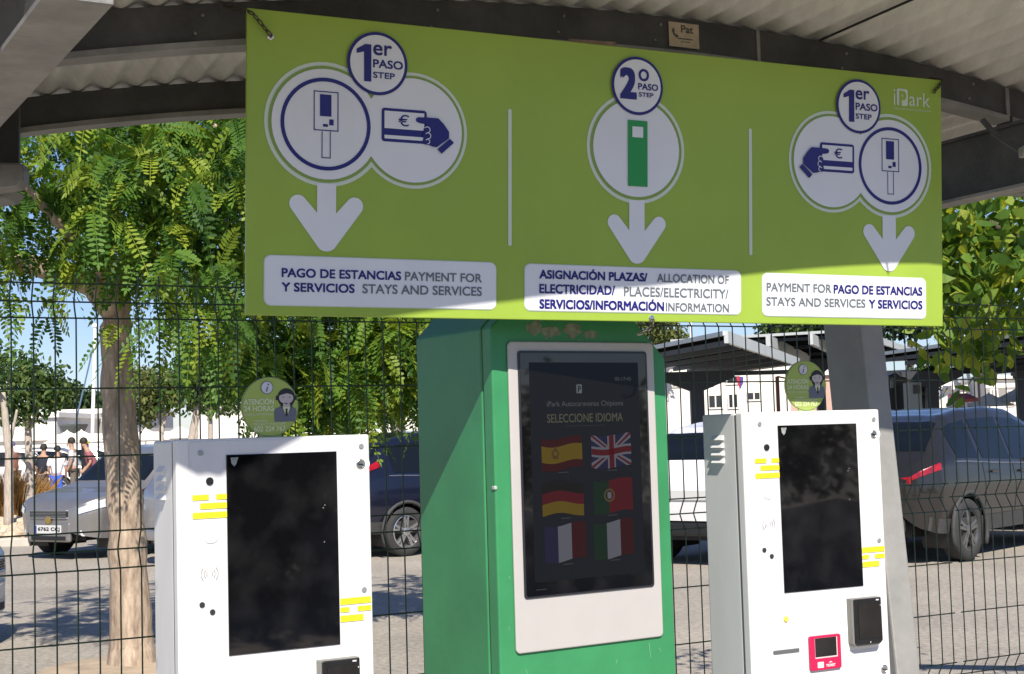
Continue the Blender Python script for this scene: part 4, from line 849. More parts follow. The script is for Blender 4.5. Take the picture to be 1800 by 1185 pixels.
    # doors' shut lines, handles, mirrors
    for sg_ in (-1, 1):
        for s in (.275, .448, .665):
            b = MB(); b.tube([S(s, sg_ * q) + nrm(s, sg_ * q) * .001 for q in [3.0 + 1.6 * k / 8 for k in range(9)]], .004, 4)
            b.build('door_seam', trim_m, t)
    for sg_ in (-1, 1):
        for s in (.31, .475):
            p = S(s, sg_ * 3.35); b = MB(); b.box(p.x, p.x + .17, p.y - .012 if sg_ > 0 else p.y - .012, p.y + .012, p.z - .014, p.z + .014); b.v = [v + Vector((0, -.018 * sg_, 0)) for v in b.v]; b.build('door_handle', body_m, t, bevel=.008)
        p = S(.63, sg_ * 2.9); b = MB(); b.box(p.x - .05, p.x + .08, min(p.y, p.y - .2 * sg_), max(p.y, p.y - .2 * sg_), p.z, p.z + .13); b.build('mirror', body_m, t, bevel=.03, seg=3)
        # lamps
        patch('tail_light', tail_m, [(.006, .062, sg_ * 3.20, sg_ * 2.98)] if lights == 'slim' else [(.003, .035, sg_ * 3.9, sg_ * 2.9), (.055, .110, sg_ * 2.62, sg_ * 2.30)], .010, 6, 6)
        hl = patch('headlight', head_m, [(.895, .990, sg_ * 3.62, sg_ * 2.80)], .014, 12, 8)
        x = -Lc / 2 + .012; z = .50 * Hc; ya = sg_ * hw0 * .72; yb = sg_ * hw0 * .42
        b = MB(); b.prism([(x, ya, z + .02), (x, yb, z + .05), (x, yb, z + .085), (x, ya, z + .10)] if lights == 'slim' else [(x, ya, z - .05), (x, yb, z - .01), (x, yb, z + .05), (x, ya, z + .08)], (0, 0, 0), (.06, 0, 0)); b.build('tail_light', tail_m, t, bevel=.01)
        b = MB(); b.prism([(x, sg_ * hw0 * .66, .335 * Hc), (x, sg_ * hw0 * .40, .335 * Hc), (x, sg_ * hw0 * .40, .365 * Hc), (x, sg_ * hw0 * .66, .365 * Hc)], (0, 0, 0), (.04, 0, 0)); b.build('reflector', mat('reflector_red', (.45, .08, .08), .25, coat=.5), t)
    b = MB(); b.box(-Lc / 2 - .008, -Lc / 2 + .06, -hw0 * .62, hw0 * .62, .205 * Hc, .30 * Hc); b.build('rear_bumper', lower or body_m, t, bevel=.03, seg=3)
    def plate_at(x, z, sgn):
        b = MB(); b.box(min(x, x + sgn * .012), max(x, x + sgn * .012), -.26, .26, z, z + .11); p = b.build('number_plate', plate_m, t, bevel=.004)
        pf = lambda u, v, d: (x + sgn * (.0125 + d), u * sgn, z + .11 - v)
        f = Flat(pf, .001); f.rect(-.258, .004, -.215, .106); f.build('plate_band', blue_m, p); 
        if plate: f = Flat(pf, .001); f.text(plate, -.19, .025, .24, .088, .03); f.build('lettering', ink_m, p)
    plate_at(-Lc / 2 - .004, .45 * Hc if lights == 'slim' else .40 * Hc, -1)
    # front: grille, lower intake, badge
    xf = Lc / 2
    b = MB(); b.box(xf - .06, xf + .012, -hw0 * .44, hw0 * .44, .375 * Hc, .435 * Hc); gr = b.build('grille', trim_m, t, bevel=.012)
    b = MB()
    for k in range(4): b.box(xf + .008, xf + .016, -hw0 * .41, hw0 * .41, (.385 + .013 * k) * Hc, (.388 + .013 * k) * Hc)
    b.build('grille_slats', rim_m, gr)
    b = MB(); b.box(xf - .05, xf + .015, -hw0 * .48, hw0 * .48, .16 * Hc, .335 * Hc); bp = b.build('front_bumper', body_m, t, bevel=.05, seg=4)
    b = MB(); b.box(xf + .0, xf + .020, -hw0 * .40, hw0 * .40, .175 * Hc, .215 * Hc); b.build('lower_intake', trim_m, bp, bevel=.01)
    b = MB()
    b.lathe([(.055, 0), (.055, .012), (.03, .016)], (xf + .012, 0, .352 * Hc), (1, 0, 0), 16); b.build('badge', badge_m, t)
    plate_at(xf + .016, .235 * Hc, 1)
    b = MB()
    for z in (.372, .437): b.tube([(xf - .05, -hw0 * .48, z * Hc), (xf + .012, -hw0 * .42, z * Hc), (xf + .016, 0, z * Hc), (xf + .012, hw0 * .42, z * Hc), (xf - .05, hw0 * .48, z * Hc)], .009, 6)
    b.build('grille_frame', rim_m, gr)
    for sg_ in (-1, 1):
        b = MB(); b.lathe([(.055, 0), (.055, .02), (.045, .03)], (xf - .10, sg_ * hw0 * .66, .245 * Hc), (.8, sg_ * .6, 0), 16); b.build('fog_lamp', head_m, t)
    # wheels
    for x in wx:
        for sg_ in (-1, 1):
            y = sg_ * (hw0 - .02); ax = (0, sg_, 0); o = Vector((x, y - sg_ * .20, wr)); b = MB()
            b.lathe([(wr * .66, 0), (wr * .93, .0), (wr, .03), (wr, .17), (wr * .955, .198), (wr * .70, .205), (wr * .66, .19), (wr * .66, 0.01)], o, ax, 36); wh = b.build('wheel', tyre_m, t, smooth=True)
            b = MB(); R = wr * .68; f0 = o + Vector((0, sg_ * .19, 0))
            b.lathe([(R, -.16), (R, 0), (R * .93, .006), (R * .90, -.02), (R * .88, -.12)], f0, ax, 36)
            for k in range(5):
                a0 = 2 * PI * k / 5 + .3
                for da in (-.16, .16):
                    e = Vector((math.cos(a0 + da), 0, math.sin(a0 + da))); e2 = Vector((math.cos(a0 + da * .6), 0, math.sin(a0 + da * .6))); tn = Vector((-e.z, 0, e.x))
                    p0 = f0 + e2 * R * .18; p1 = f0 + e * R * .93; yv = Vector((0, sg_, 0))
                    b.prism([p0 - tn * .022, p1 - tn * .016, p1 + tn * .016, p0 + tn * .022], yv * -.03, yv * .002)
            b.lathe([(R * .24, -.03), (R * .24, .004), (R * .14, .010)], f0, ax, 18); b.build('rim', rim, wh)
            b = MB(); b.lathe([(R * .80, -.10), (R * .80, -.09)], f0, ax, 24); b.build('brake_disc', mat('brake_iron', (.08, .08, .08), .5, .6), wh)
    return t
def rear_at(px, py_contact, hdg, spec, side=-1):
    """car frame with the rear wheel (right-hand side) standing at a photo pixel; hdg = heading, from +x"""
    d = ray(px, py_contact); k = -CAM.z / d.z; p = CAM + d * k
    M = Matrix.Rotation(hdg, 4, 'Z'); loc = Vector((-spec['L'] / 2 + .185 * spec['L'], side * (spec['W'] / 2 - .05), 0)); return Matrix.Translation(p - M @ loc) @ M
H = math.radians
dgrey = paint('dark_grey_metallic', (.034, .031, .029), .5, .22); silver = paint('silver_metallic', (.42, .41, .42), .75, .30); navy = paint('midnight_blue', (.010, .013, .030), .3, .22); whitec = paint('white_car_paint', (.80, .80, .80), 0, .3); pale = paint('pale_blue_grey', (.42, .50, .52), .4, .3); drk = paint('black_car_paint', (.012, .013, .016), .2, .2)
darkrim = mat('dark_alloy', (.22, .22, .22), .35, .8)
make_car('parked_suv', 'dark grey sport utility vehicle seen from behind at the right edge', rear_at(1703, 986, H(47), SUV), SUV, dgrey, darkrim, clad_m, lights='slim')
make_car('parked_suv', 'midnight blue sport utility vehicle between the left kiosk and the green kiosk', rear_at(714, 978, H(41), dict(SUV, H=1.58)), dict(SUV, H=1.58), navy, rim_m, clad_m, lights='tall')
dW = gnd(1192, 15.6)
make_car('parked_car', 'white car seen from behind between the green kiosk and right kiosk', Matrix.Translation((dW.x + 1.45, dW.y + 1.75, 0)) @ Matrix.Rotation(H(52), 4, 'Z'), dict(SUV, H=1.60), whitec, rim_m, trim_m, lights='slim')
gS = gnd(300, 17.2)
make_car('parked_car', 'silver grey car tail showing between the tree trunk and the left kiosk', Matrix.Translation((gS.x + 1.35, gS.y + 1.5, 0)) @ Matrix.Rotation(H(42), 4, 'Z'), HATCH, silver, rim_m, None, lights='slim')
# silver hatchback facing the camera
sH = gnd(131, 19.3)
make_car('parked_hatchback', 'silver grey hatchback facing the camera left of the tree trunk', Matrix.Translation((sH.x + .80, sH.y + 1.35, 0)) @ Matrix.Rotation(H(-122), 4, 'Z'), HATCH, paint('grey_metallic', (.29, .28, .275), .6, .34), rim_m, None, plate='6762 CCJ')
pL = gnd(20, 10.1)
make_car('parked_car', 'pale blue grey car whose rounded nose enters at the left edge', Matrix.Translation((pL.x - 2.36, pL.y + .45, 0)) @ Matrix.Rotation(H(6), 4, 'Z'), HATCH, pale, rim_m, None)
dB = gnd(1800, 18.5)
make_car('parked_car', 'black car behind the grey sport utility vehicle at the right edge', Matrix.Translation((dB.x + 1.1, dB.y + 2.4, 0)) @ Matrix.Rotation(H(-128), 4, 'Z'), HATCH, drk, darkrim, None)
for k, (px, Y, c, a, lab) in enumerate(((30, 42, whitec, 15, 'white far car at the left edge behind the people'), (95, 44, silver, 10, 'silver far car behind the man in the pale shirt'), (160, 46, whitec, 12, 'white far car behind the woman in the striped top'))):
    g = gnd(px, Y); make_car('parked_car', lab, Matrix.Translation((g.x, g.y, 0)) @ Matrix.Rotation(H(a), 4, 'Z'), HATCH, c, rim_m, None, group='far cars by the harbour', detail=False)
# ------------------------------------------------------------------ people in the car park
def skin_body(name, m_, parent, nodes, edges):
    me = bpy.data.meshes.new(name); me.from_pydata([n[0] for n in nodes], edges, []); me.materials.append(m_)
    o = bpy.data.objects.new(name, me); COL.objects.link(o); o.parent = parent
    sm = o.modifiers.new('skin', 'SKIN'); sm.use_smooth_shade = True; o.modifiers.new('sub', 'SUBSURF').levels = 1; o.modifiers['sub'].render_levels = 1
    lay = me.skin_vertices[0].data if me.skin_vertices else None
    if lay is None:
        me.attributes; bpy.context.view_layer.update(); lay = me.skin_vertices[0].data
    for i, n in enumerate(nodes): lay[i].radius = n[1] if isinstance(n[1], tuple) else (n[1], n[1])
    lay[0].use_root = True
    return o
skin_m = mat('skin', (.42, .24, .16), .6)
def person(lab, px, Y, face, h, shirt, legs, hair, lean=0.0, arms=0.3):
    g = gnd(px, Y); t = thing('person', lab, 'person', frame((g.x, g.y, 0), face), 'people in the car park'); k = h / 1.75
    v = lambda x, y, z: (x * k + lean * max(0, z - .9) * k, y * k, z * k)
    nodes = [(v(0, 0, .95), .115 * k), (v(0, 0, 1.15), .10 * k), (v(0, 0, 1.38), .11 * k), (v(.01, 0, 1.50), .055 * k), (v(.02, 0, 1.58), .075 * k), (v(.03, 0, 1.68), .085 * k)]
    edges = [(0, 1), (1, 2), (2, 3), (3, 4), (4, 5)]
    for s in (-1, 1):
        i = len(nodes); nodes += [(v(0, s * .19, 1.40), .055 * k), (v(.03, s * .24, 1.14), .042 * k), (v(.08 + arms * .3, s * .22, .93), .032 * k), (v(.11 + arms * .42, s * .21, .85), .035 * k)]; edges += [(2, i), (i, i + 1), (i + 1, i + 2), (i + 2, i + 3)]
        i = len(nodes); nodes += [(v(0, s * .09, .88), .085 * k), (v(.03 * s, s * .10, .50), .06 * k), (v(-.02 + .05 * s, s * .10, .10), .042 * k), (v(.11 + .05 * s, s * .11, .035), .036 * k)]; edges += [(0, i), (i, i + 1), (i + 1, i + 2), (i + 2, i + 3)]
    skin_body('body', skin_m, t, nodes, edges)
    sn = [(v(0, 0, .90), .165 * k), (v(0, 0, 1.16), .155 * k), (v(0, 0, 1.36), .165 * k), (v(0, .19, 1.40), .088 * k), (v(.02, .24, 1.18), .075 * k), (v(0, -.19, 1.40), .088 * k), (v(.02, -.24, 1.18), .075 * k)]
    skin_body('shirt', shirt, t, sn, [(0, 1), (1, 2), (2, 3), (3, 4), (2, 5), (5, 6)])
    ln = [(v(0, 0, .93), .145 * k)]; ed = []
    for s in (-1, 1):
        i = len(ln); ln += [(v(0, s * .09, .86), .10 * k), (v(.03 * s, s * .10, .50), .075 * k), (v(-.02 + .05 * s, s * .10, .12), .058 * k)]; ed += [(0, i), (i, i + 1), (i + 1, i + 2)]
    skin_body('trousers', legs, t, ln, ed)
    b = MB(); c = Vector(v(.015, 0, 1.685)); n = 14
    for i in range(6):
        th = (PI * .62) * i / 5 + .02
        for j in range(n): b.v.append(c + Vector((math.sin(th) * math.cos(2 * PI * j / n) * .108 * k - .012, math.sin(th) * math.sin(2 * PI * j / n) * .098 * k, math.cos(th) * .115 * k)))
    for i in range(5):
        for j in range(n): b.f.append([i * n + j, (i + 1) * n + j, (i + 1) * n + (j + 1) % n, i * n + (j + 1) % n]); b.mi.append(0)
    b.build('hair', hair, t, smooth=True)
    return t
cl = lambda n, c: mat(n, c, .85, var=.12, scale=12)
hair_d = mat('dark_hair', (.02, .016, .012), .7); cap_p = mat('purple_cap', (.12, .10, .20), .8)
person('person in a pale shirt and grey trousers walking left of the silver hatchback windscreen', 130, 37, H(190), 1.70, cl('pale_shirt', (.62, .58, .55)), cl('grey_trousers', (.16, .13, .11)), hair_d, .08, .2)
person('person in a dark red and pink top bending behind the hatchback', 166, 36, H(200), 1.68, cl('red_pink_top', (.30, .10, .12)), cl('blue_jeans', (.05, .08, .16)), hair_d, .35, .6)
person('person in a dark jacket standing right of the dry grass', 74, 35, H(80), 1.55, cl('navy_jacket', (.015, .018, .03)), cl('dark_trousers', (.03, .035, .06)), hair_d, .1, .3)
person('person in a white shirt and bright blue trousers beside the dark jacket', 99, 34.5, H(95), 1.50, cl('white_shirt', (.75, .75, .78)), cl('bright_blue_trousers', (.02, .10, .50)), hair_d, .15, .3)
person('person with a purple cap and rust brown shirt above the dry grass', 25, 38, H(180), 1.66, cl('rust_shirt', (.25, .10, .07)), cl('brown_trousers', (.10, .08, .06)), cap_p, .1, .1)
# ------------------------------------------------------------------ far harbour buildings, masts, street things
wall_w = mat('white_render', (.80, .76, .70), .85, var=.08, scale=.6, bump=.1, bscale=8); wall_g = mat('grey_wall', (.30, .28, .26), .9, var=.15, scale=.8); win_m = mat('dark_window', (.03, .035, .04), .1, spec=.6)
def building(name, lab, px0, px1, ytop, Y, depth, wins=(), band=None, ribs=0, mats=wall_w, cat='building', group=None):
    a = gnd(px0, Y); c = gnd(px1, Y); zt = at((px0 + px1) / 2, ytop, Y).z
    t = thing(name, lab, cat, ((a.x + c.x) / 2, Y, 0), group)
    b = MB(); b.box(a.x, c.x, Y, Y + depth, 0, zt); b.build('wall', mats, t, True)
    b = MB(); b.box(a.x - .15, c.x + .15, Y - .18, Y + depth + .15, zt, zt + .22); b.build('parapet', wall_w, t, True)
    if band:
        z0 = at(px0, band[1], Y).z; z1 = at(px0, band[0], Y).z; b = MB(); b.box(a.x, c.x, Y - .05, Y, z0, z1); b.build('wall_band', wall_g, t, True)
    if ribs:
        b = MB()
        for k in range(ribs): x = a.x + (c.x - a.x) * (k + .5) / ribs; b.box(x - .09, x + .09, Y - .10, Y - .002, 0, zt - .1)
        b.build('ribs', wall_w, t, True)
    for (x0, y0, x1, y1) in wins:
        p0 = at(x0, y0, Y); p1 = at(x1, y1, Y); b = MB(); b.box(p0.x, p1.x, Y - .03, Y + .02, p1.z, p0.z); w_ = b.build('window', win_m, t, True)
        b = MB(); fr = .07
        for (q0, q1, r0, r1) in ((p0.x - fr, p1.x + fr, p0.z, p0.z + fr), (p0.x - fr, p1.x + fr, p1.z - fr, p1.z), (p0.x - fr, p0.x, p1.z, p0.z), (p1.x, p1.x + fr, p1.z, p0.z), ((p0.x + p1.x) / 2 - .03, (p0.x + p1.x) / 2 + .03, p1.z, p0.z)): b.box(q0, q1, Y - .06, Y - .032, r0, r1)
        b.v = [MW[t.name].inverted() @ v for v in b.v]; b.build('frame', wall_w, w_)
    return t
building('low_building', 'low white building with a grey wall left of the near tree trunk', 105, 232, 727, 66, 8, band=(743, 768))
building('low_building', 'white wall of a building behind the bushy tree at the left', 8, 100, 735, 60, 6)
building('ribbed_building', 'long white building with ribbed wall behind the left information disc', 338, 760, 712, 64, 10, ribs=34)
building('low_wall', 'low pale harbour wall running across the far left', -40, 336, 772, 58, .4, cat='wall')
building('white_house', 'white house with dark windows under the carport right of the green kiosk', 1150, 1392, 640, 62, 9, wins=[(1182, 667, 1199, 678), (1238, 664, 1252, 676), (1278, 662, 1302, 673), (1246, 696, 1269, 716), (1281, 694, 1296, 716), (1315, 691, 1335, 702)])
building('brown_house', 'pinkish far house right of the white house', 1392, 1470, 660, 66, 8, wins=[(1402, 690, 1412, 705)], mats=mat('pink_render', (.50, .34, .28), .85, var=.1, scale=.7))
building('harbour_hall', 'long white hall with grey ground floor at the far right', 1735, 1900, 666, 70, 10, band=(682, 712), wins=[(1742, 686, 1752, 700), (1770, 688, 1782, 712)])
building('grey_house', 'small dark grey far house between the white masts', 1655, 1680, 678, 74, 6, mats=wall_g)
building('white_house', 'low white far house with arches behind the blue parking sign', 1680, 1735, 684, 72, 6, wins=[(1690, 692, 1697, 705), (1703, 692, 1710, 705), (1718, 690, 1724, 705)])
mast_m = mat('white_mast', (.82, .82, .80), .5)
def mast(lab, x0, y0, x1, y1, Y, r, stay=None, name='boat_mast', cat='mast'):
    p = at(x0, y0, Y); q = at(x1, y1, Y); d = (p - q) / (p.z - q.z); foot = q - d * q.z; t = thing(name, lab, cat, foot, 'masts and poles in the harbour')
    b = MB(); b.tube([foot, p], [r, r * .8], 8); b.build('pole', mast_m, t, True)
    if stay: 
        b = MB(); b.tube([at(*stay[0], Y), at(*stay[1], Y)], .035, 5); b.build('stay', mat('blue_grey_rope', (.10, .16, .26), .7), t, True)
    b = MB(); b.box(p.x - .1, p.x + .1, p.y - .1, p.y + .1, p.z, p.z + .15); b.build('cap', mast_m, t, True)
mast('tall white mast with a blue stay left of the near tree trunk', 167, 575, 162, 780, 60, .085, ((166, 600), (128, 765)))
mast('white pole rising in the sky above the carport right of the pine', 1213, 520, 1216, 650, 75, .07)
mast('upright white pole right of the black machine', 1655, 648, 1654, 705, 50, .10)
mast('leaning white pole left of the blue parking sign', 1675, 645, 1687, 706, 50, .10)
mast('thinner leaning white pole just left of the parking sign', 1700, 650, 1712, 706, 52, .08)
# parasols
def parasol(lab, px, py, Y):
    p = at(px, py, Y); t = thing('parasol', lab, 'parasol', (p.x, p.y, 0), 'white parasols by the harbour')
    b = MB(); b.lathe([(1.0, -.45), (.95, -.44), (.05, 0), (.01, .05)], p, (0, 0, 1), 8); b.build('canopy', mat('canvas', (.80, .76, .66), .8), t, True)
    b = MB(); b.tube([Vector((p.x, p.y, 0)), p], .03, 6); b.build('pole', mast_m, t, True)
parasol('white parasol above the shaded top of the left kiosk', 316, 750, 55); parasol('white parasol near the right of the near tree trunk', 256, 754, 56); parasol('white parasol left of the mast foot', 118, 758, 54); parasol('white parasol right of the mast stay', 143, 757, 56); parasol('white parasol under the right carport near the leaning pole', 1670, 694, 48); parasol('white parasol right of the parking sign', 1738, 692, 50); parasol('peaked white parasol before the harbour hall at the right edge', 1786, 684, 50)
# satellite-dish shaped boat stand under the low building
p = at(119, 748, 58); t = thing('boat_hull', 'dark boat hull on a stand before the low white building', 'boat', (p.x, p.y, 0))
b = MB(); b.prism([at(103, 747, 58), at(136, 745, 58), at(130, 756, 58), at(124, 768, 58), at(116, 768, 58), at(108, 757, 58)], (0, 0, 0), (0, 1.6, 0)); b.build('hull', mat('dark_hull', (.05, .055, .05), .5), t, True, bevel=.05)
b = MB(); b.box(p.x - .2, p.x + .2, p.y + .4, p.y + .9, 0, at(119, 768, 58).z); b.build('stand', steel_m, t, True)
# waste bins / dark posts by the left wall
def small_box(name, lab, cat, px0, px1, py0, py1, Y, m_, m2):
    a = at(px0, py0, Y); c = at(px1, py1, Y); t = thing(name, lab, cat, ((a.x + c.x) / 2, Y, 0))
    b = MB(); b.box(a.x, c.x, Y, Y + (c.x - a.x), 0, a.z - .06); b.build('body', m_, t, True, bevel=.03); b = MB(); b.box(a.x - .03, c.x + .03, Y - .03, Y + (c.x - a.x) + .03, a.z - .06, a.z); b.build('top', m2, t, True, bevel=.02)
    return t
sb = small_box('ticket_post', 'dark ticket machine standing between the two walking people', 'machine', 142, 154, 776, 860, 40, blackpl_m, yellow_m)
# ------------------------------------------------------------------ solar carports
pan_m = mat('solar_panel_dark', (.010, .011, .014), .6, var=.2, scale=2, spec=.0); alu_m = mat('pale_aluminium', (.56, .58, .56), .45, .2, var=.06, scale=2); col_m = mat('slate_steel', (.040, .045, .055), .55, .2)
def carport(lab, roofs, beams, cols, base):
    t = thing('solar_carport', lab, 'carport', base, 'solar carports')
    for pts in roofs:
        b = MB(); b.prism([Vector(p) for p in pts], (0, 0, 0), (0, 0, .10)); b.build('roof_panels', pan_m, t, True)
    for p, q, s in beams:
        p = Vector(p); q = Vector(q); d = (q - p).normalized(); x = d.cross(ZZ); x = x.normalized() if x.length > .01 else Vector((1, 0, 0)); z = x.cross(d)
        b = MB(); b.prism([p - x * s * .4 - z * s, p + x * s * .4 - z * s, p + x * s * .4 + z * s, p - x * s * .4 + z * s], (0, 0, 0), q - p); b.build('beam', alu_m, t, True)
    for (p, hw_) in cols:
        p = Vector(p); b = MB(); b.box(p.x - .14, p.x + .14, p.y - .14, p.y + .14, 0, p.z - .3)
        b.prism([Vector((p.x - .14, p.y - .13, p.z - .55)), Vector((p.x + .14, p.y - .13, p.z - .55)), Vector((p.x + hw_, p.y - .13, p.z - .2)), Vector((p.x + hw_, p.y - .13, p.z)), Vector((p.x - hw_, p.y - .13, p.z)), Vector((p.x - hw_, p.y - .13, p.z - .2))], (0, 0, 0), (0, .26, 0)); b.build('column', col_m, t, True)
    return t
def lev(px, py, z):
    """point at height z in the direction of a photo pixel"""
    d = ray(px, py); return CAM + d * ((z - CAM.z) / d.z)
def quad(A, B, C_): return [A, B, C_, A + (C_ - B)]
def slab_roof(t, A, B, C_, nr):
    """flat roof A-B-C-D with pale edge profiles and purlins under a dark deck"""
    Q = quad(A, B, C_); b = MB(); b.prism(Q, (0, 0, .06), (0, 0, .14)); b.build('roof_panels', pan_m, t, True)
    def beam(p, q, h, w_, z, m_):
        d = (q - p).normalized(); x = d.cross(ZZ).normalized() * w_; b = MB(); b.prism([p - x + ZZ * z, p + x + ZZ * z, p + x + ZZ * (z + h), p - x + ZZ * (z + h)], (0, 0, 0), q - p); b.build('beam', m_, t, True)
    e = (Q[1] - Q[0]).normalized() * .04; g = (Q[2] - Q[1]).normalized() * .04
    beam(Q[0] - g, Q[1] - g, .075, .035, .075, alu_m); beam(Q[0] + g * 6, Q[1] + g * 6, .085, .03, -.07, col_m); beam(Q[1] + e, Q[2] + e, .20, .035, -.05, alu_m); beam(Q[3] + g, Q[2] + g, .13, .035, 0, alu_m)
    for k in range(1, nr + 1):
        f_ = k / (nr + 1); beam(Q[0].lerp(Q[3], f_), Q[1].lerp(Q[2], f_), .10, .03, -.06, col_m)
def column(t, p, z, hw_, a=0.0):
    b = MB(); X = Vector((math.cos(a), math.sin(a), 0)); Y_ = Vector((-math.sin(a), math.cos(a), 0)); o = Vector((p.x, p.y, 0))
    b.prism([o - X * .15, o + X * .15, o + X * .15 + ZZ * (z - .5), o + X * hw_ + ZZ * (z - .22), o + X * hw_ + ZZ * (z - .06), o - X * hw_ + ZZ * (z - .06), o - X * hw_ + ZZ * (z - .22), o - X * .15 + ZZ * (z - .5)], Y_ * -.13, Y_ * .13); b.build('column', col_m, t, True)
g = lev(1225, 650, 2.95); t = thing('solar_carport', 'nearer solar carport with a pale sloping edge beam right of the green kiosk', 'carport', (g.x, g.y, 0), 'solar carports')
slab_roof(t, lev(1095, 632, 2.95), lev(1275, 598, 2.95), lev(1402, 641, 2.95), 5)
column(t, lev(1224, 668, 2.6), 2.85, .85)
b = MB(); p = lev(1150, 664, 2.72); q = lev(1400, 657, 2.72); b.prism([p, p + ZZ * .10, p + ZZ * .10 + Vector((0, .1, 0)), p + Vector((0, .1, 0))], (0, 0, 0), q - p); b.build('girder', col_m, t, True)
g = lev(1450, 600, 4.0); t = thing('solar_carport', 'farther solar carport with pale rafters just left of the post', 'carport', (g.x, g.y, 0), 'solar carports')
slab_roof(t, lev(1180, 606, 4.0), lev(1500, 588, 4.0), lev(1640, 632, 4.0), 3)
for x0, y0, x1, y1 in ((1350, 599, 1422, 632), (1425, 596, 1482, 624)):
    p = lev(x0, y0, 3.85); q = lev(x1, y1, 3.85); x = (q - p).cross(ZZ).normalized() * .06; b = MB(); b.prism([p - x - ZZ * .15, p + x - ZZ * .15, p + x + ZZ * .15, p - x + ZZ * .15], (0, 0, 0), q - p); b.build('rafter', alu_m, t, True)
column(t, lev(1440, 625, 4.0), 3.9, .5)
g = lev(1650, 640, 3.0); t = thing('solar_carport', 'long dark solar carport over the vehicles right of the post', 'carport', (g.x, g.y, 0), 'solar carports')
slab_roof(t, lev(1540, 632, 3.0), lev(1860, 590, 3.0), lev(2050, 640, 3.0), 6)
column(t, lev(1636, 655, 2.8), 2.9, .8); column(t, lev(1850, 655, 2.8), 2.9, 1.1)
b = MB(); p = lev(1540, 664, 2.75); q = lev(1860, 650, 2.75); b.prism([p, p + ZZ * .18, p + ZZ * .18 + Vector((0, .1, 0)), p + Vector((0, .1, 0))], (0, 0, 0), q - p); b.build('girder', col_m, t, True)
g = lev(1780, 590, 4.2); t = thing('solar_carport', 'carport corner with two pale beams behind the leaves at the right edge', 'carport', (g.x, g.y, 0), 'solar carports')
slab_roof(t, lev(1690, 604, 4.2), lev(1775, 572, 4.2), lev(1860, 606, 4.2), 2); column(t, lev(1790, 600, 4.2), 4.1, .5)
# black machine and pale cabinet under the right carport
mk = gnd(1590, 34); t = thing('machine', 'black upright machine in the shade under the right carport', 'machine', (mk.x, mk.y, 0))
b = MB(); b.prism([at(1562, 660, 34), at(1575, 655, 34), at(1583, 662, 34), at(1596, 664, 34), at(1598, 690, 34), at(1592, 790, 34), at(1566, 790, 34), at(1563, 700, 34)], (0, 0, 0), (0, .7, 0)); b.build('housing', blackpl_m, t, True, bevel=.03)
b = MB(); b.prism([at(1566, 666, 33.9), at(1571, 664, 33.9), at(1571, 682, 33.9), at(1566, 682, 33.9)], (0, 0, 0), (0, .05, 0)); b.build('display', greypl_m, t, True)
mk = gnd(1608, 33); t = thing('cabinet', 'grey cabinet with a dark opening beside the black machine', 'cabinet', (mk.x, mk.y, 0))
p0 = at(1597, 672, 33); p1 = at(1621, 700, 33); b = MB(); b.box(p0.x, p1.x, 33, 33.5, 0, p0.z); b.build('body', mat('grey_green_box', (.22, .25, .24), .7), t, True, bevel=.02); p0 = at(1605, 677, 33); p1 = at(1617, 692, 33); b = MB(); b.box(p0.x, p1.x, 32.97, 33.01, p1.z, p0.z); b.build('opening', blackpl_m, t, True)
# blue parking sign
p = at(1721, 655, 40); t = thing('parking_sign', 'blue and white parking sign with small car symbols above the grey vehicle', 'sign', (p.x, 40, 0))
def pbox(nm, m_, x0, y0, x1, y1, Y, dy=.04):
    a = at(x0, y0, Y); c = at(x1, y1, Y); b = MB(); b.box(a.x, c.x, Y, Y + dy, c.z, a.z); return b.build(nm, m_, t, True)
pbox('top_panel', blue_m, 1712, 641, 1731, 648, 40); pbox('plate', plate_m, 1713, 655, 1732, 671, 40); pbox('blue_band', blue_m, 1713, 667, 1732, 669.5, 39.98, .015)
a = at(1717, 664, 39.975); 
pf = lambda u, v, d: (at(u, v, 39.97 - d)); f = Flat(lambda u, v, d: MW[t.name].inverted() @ at(u, v, 39.975), 0)
for x in (1716.5, 1721, 1725.5): f.P([(x, 664), (x, 662), (x + .8, 662), (x + 1.3, 660), (x + 2.8, 660), (x + 3.3, 662), (x + 3.8, 662), (x + 3.8, 664)])
f.text('P', 1720, 642, 1723.5, 647, .03); f.build('symbols', mat('red_grey_print', (.35, .25, .25), .5), t)
b = MB(); q = at(1722, 700, 40.06); b.tube([Vector((q.x, 40.08, 0)), Vector((q.x, 40.08, at(1722, 640, 40).z))], .04, 8); b.build('pole', steel2_m, t, True)
# hanging flag in front of the white house
p = at(1301, 663, 55); t = thing('flag', 'red and blue flag hanging limp before the white house', 'flag', (p.x, 55, 0))
b = MB(); b.tube([Vector((p.x, 55.05, 0)), Vector((p.x, 55.05, p.z + .3))], .04, 6); b.build('pole', mast_m, t, True)
b = MB(); b.prism([at(1294, 662, 55), at(1300, 662, 55), at(1301, 683, 55), at(1297, 676, 55)], (0, 0, 0), (0, .03, 0)); b.build('cloth', mat('flag_cloth_red', (.45, .03, .06), .8), t, True)
b = MB(); b.prism([at(1300.2, 662, 54.98), at(1307, 663, 54.98), at(1306, 675, 54.98), at(1301.3, 683, 54.98)], (0, 0, 0), (0, .03, 0)); b.build('cloth', mat('flag_cloth_blue', (.08, .06, .30), .8), t, True)
# brown pole right of the white house
p = at(1366, 662, 52); t = thing('wooden_pole', 'reddish brown pole left of the right information disc', 'pole', (p.x, 52, 0)); b = MB(); b.tube([Vector((p.x, 52, 0)), p], .07, 8); b.build('shaft', mat('red_wood', (.25, .10, .07), .8), t, True); b = MB(); b.tube([p, p + Vector((.45, 0, -.1))], .03, 6); b.build('cross_arm', mat('red_wood', (.25, .10, .07), .8), t, True)
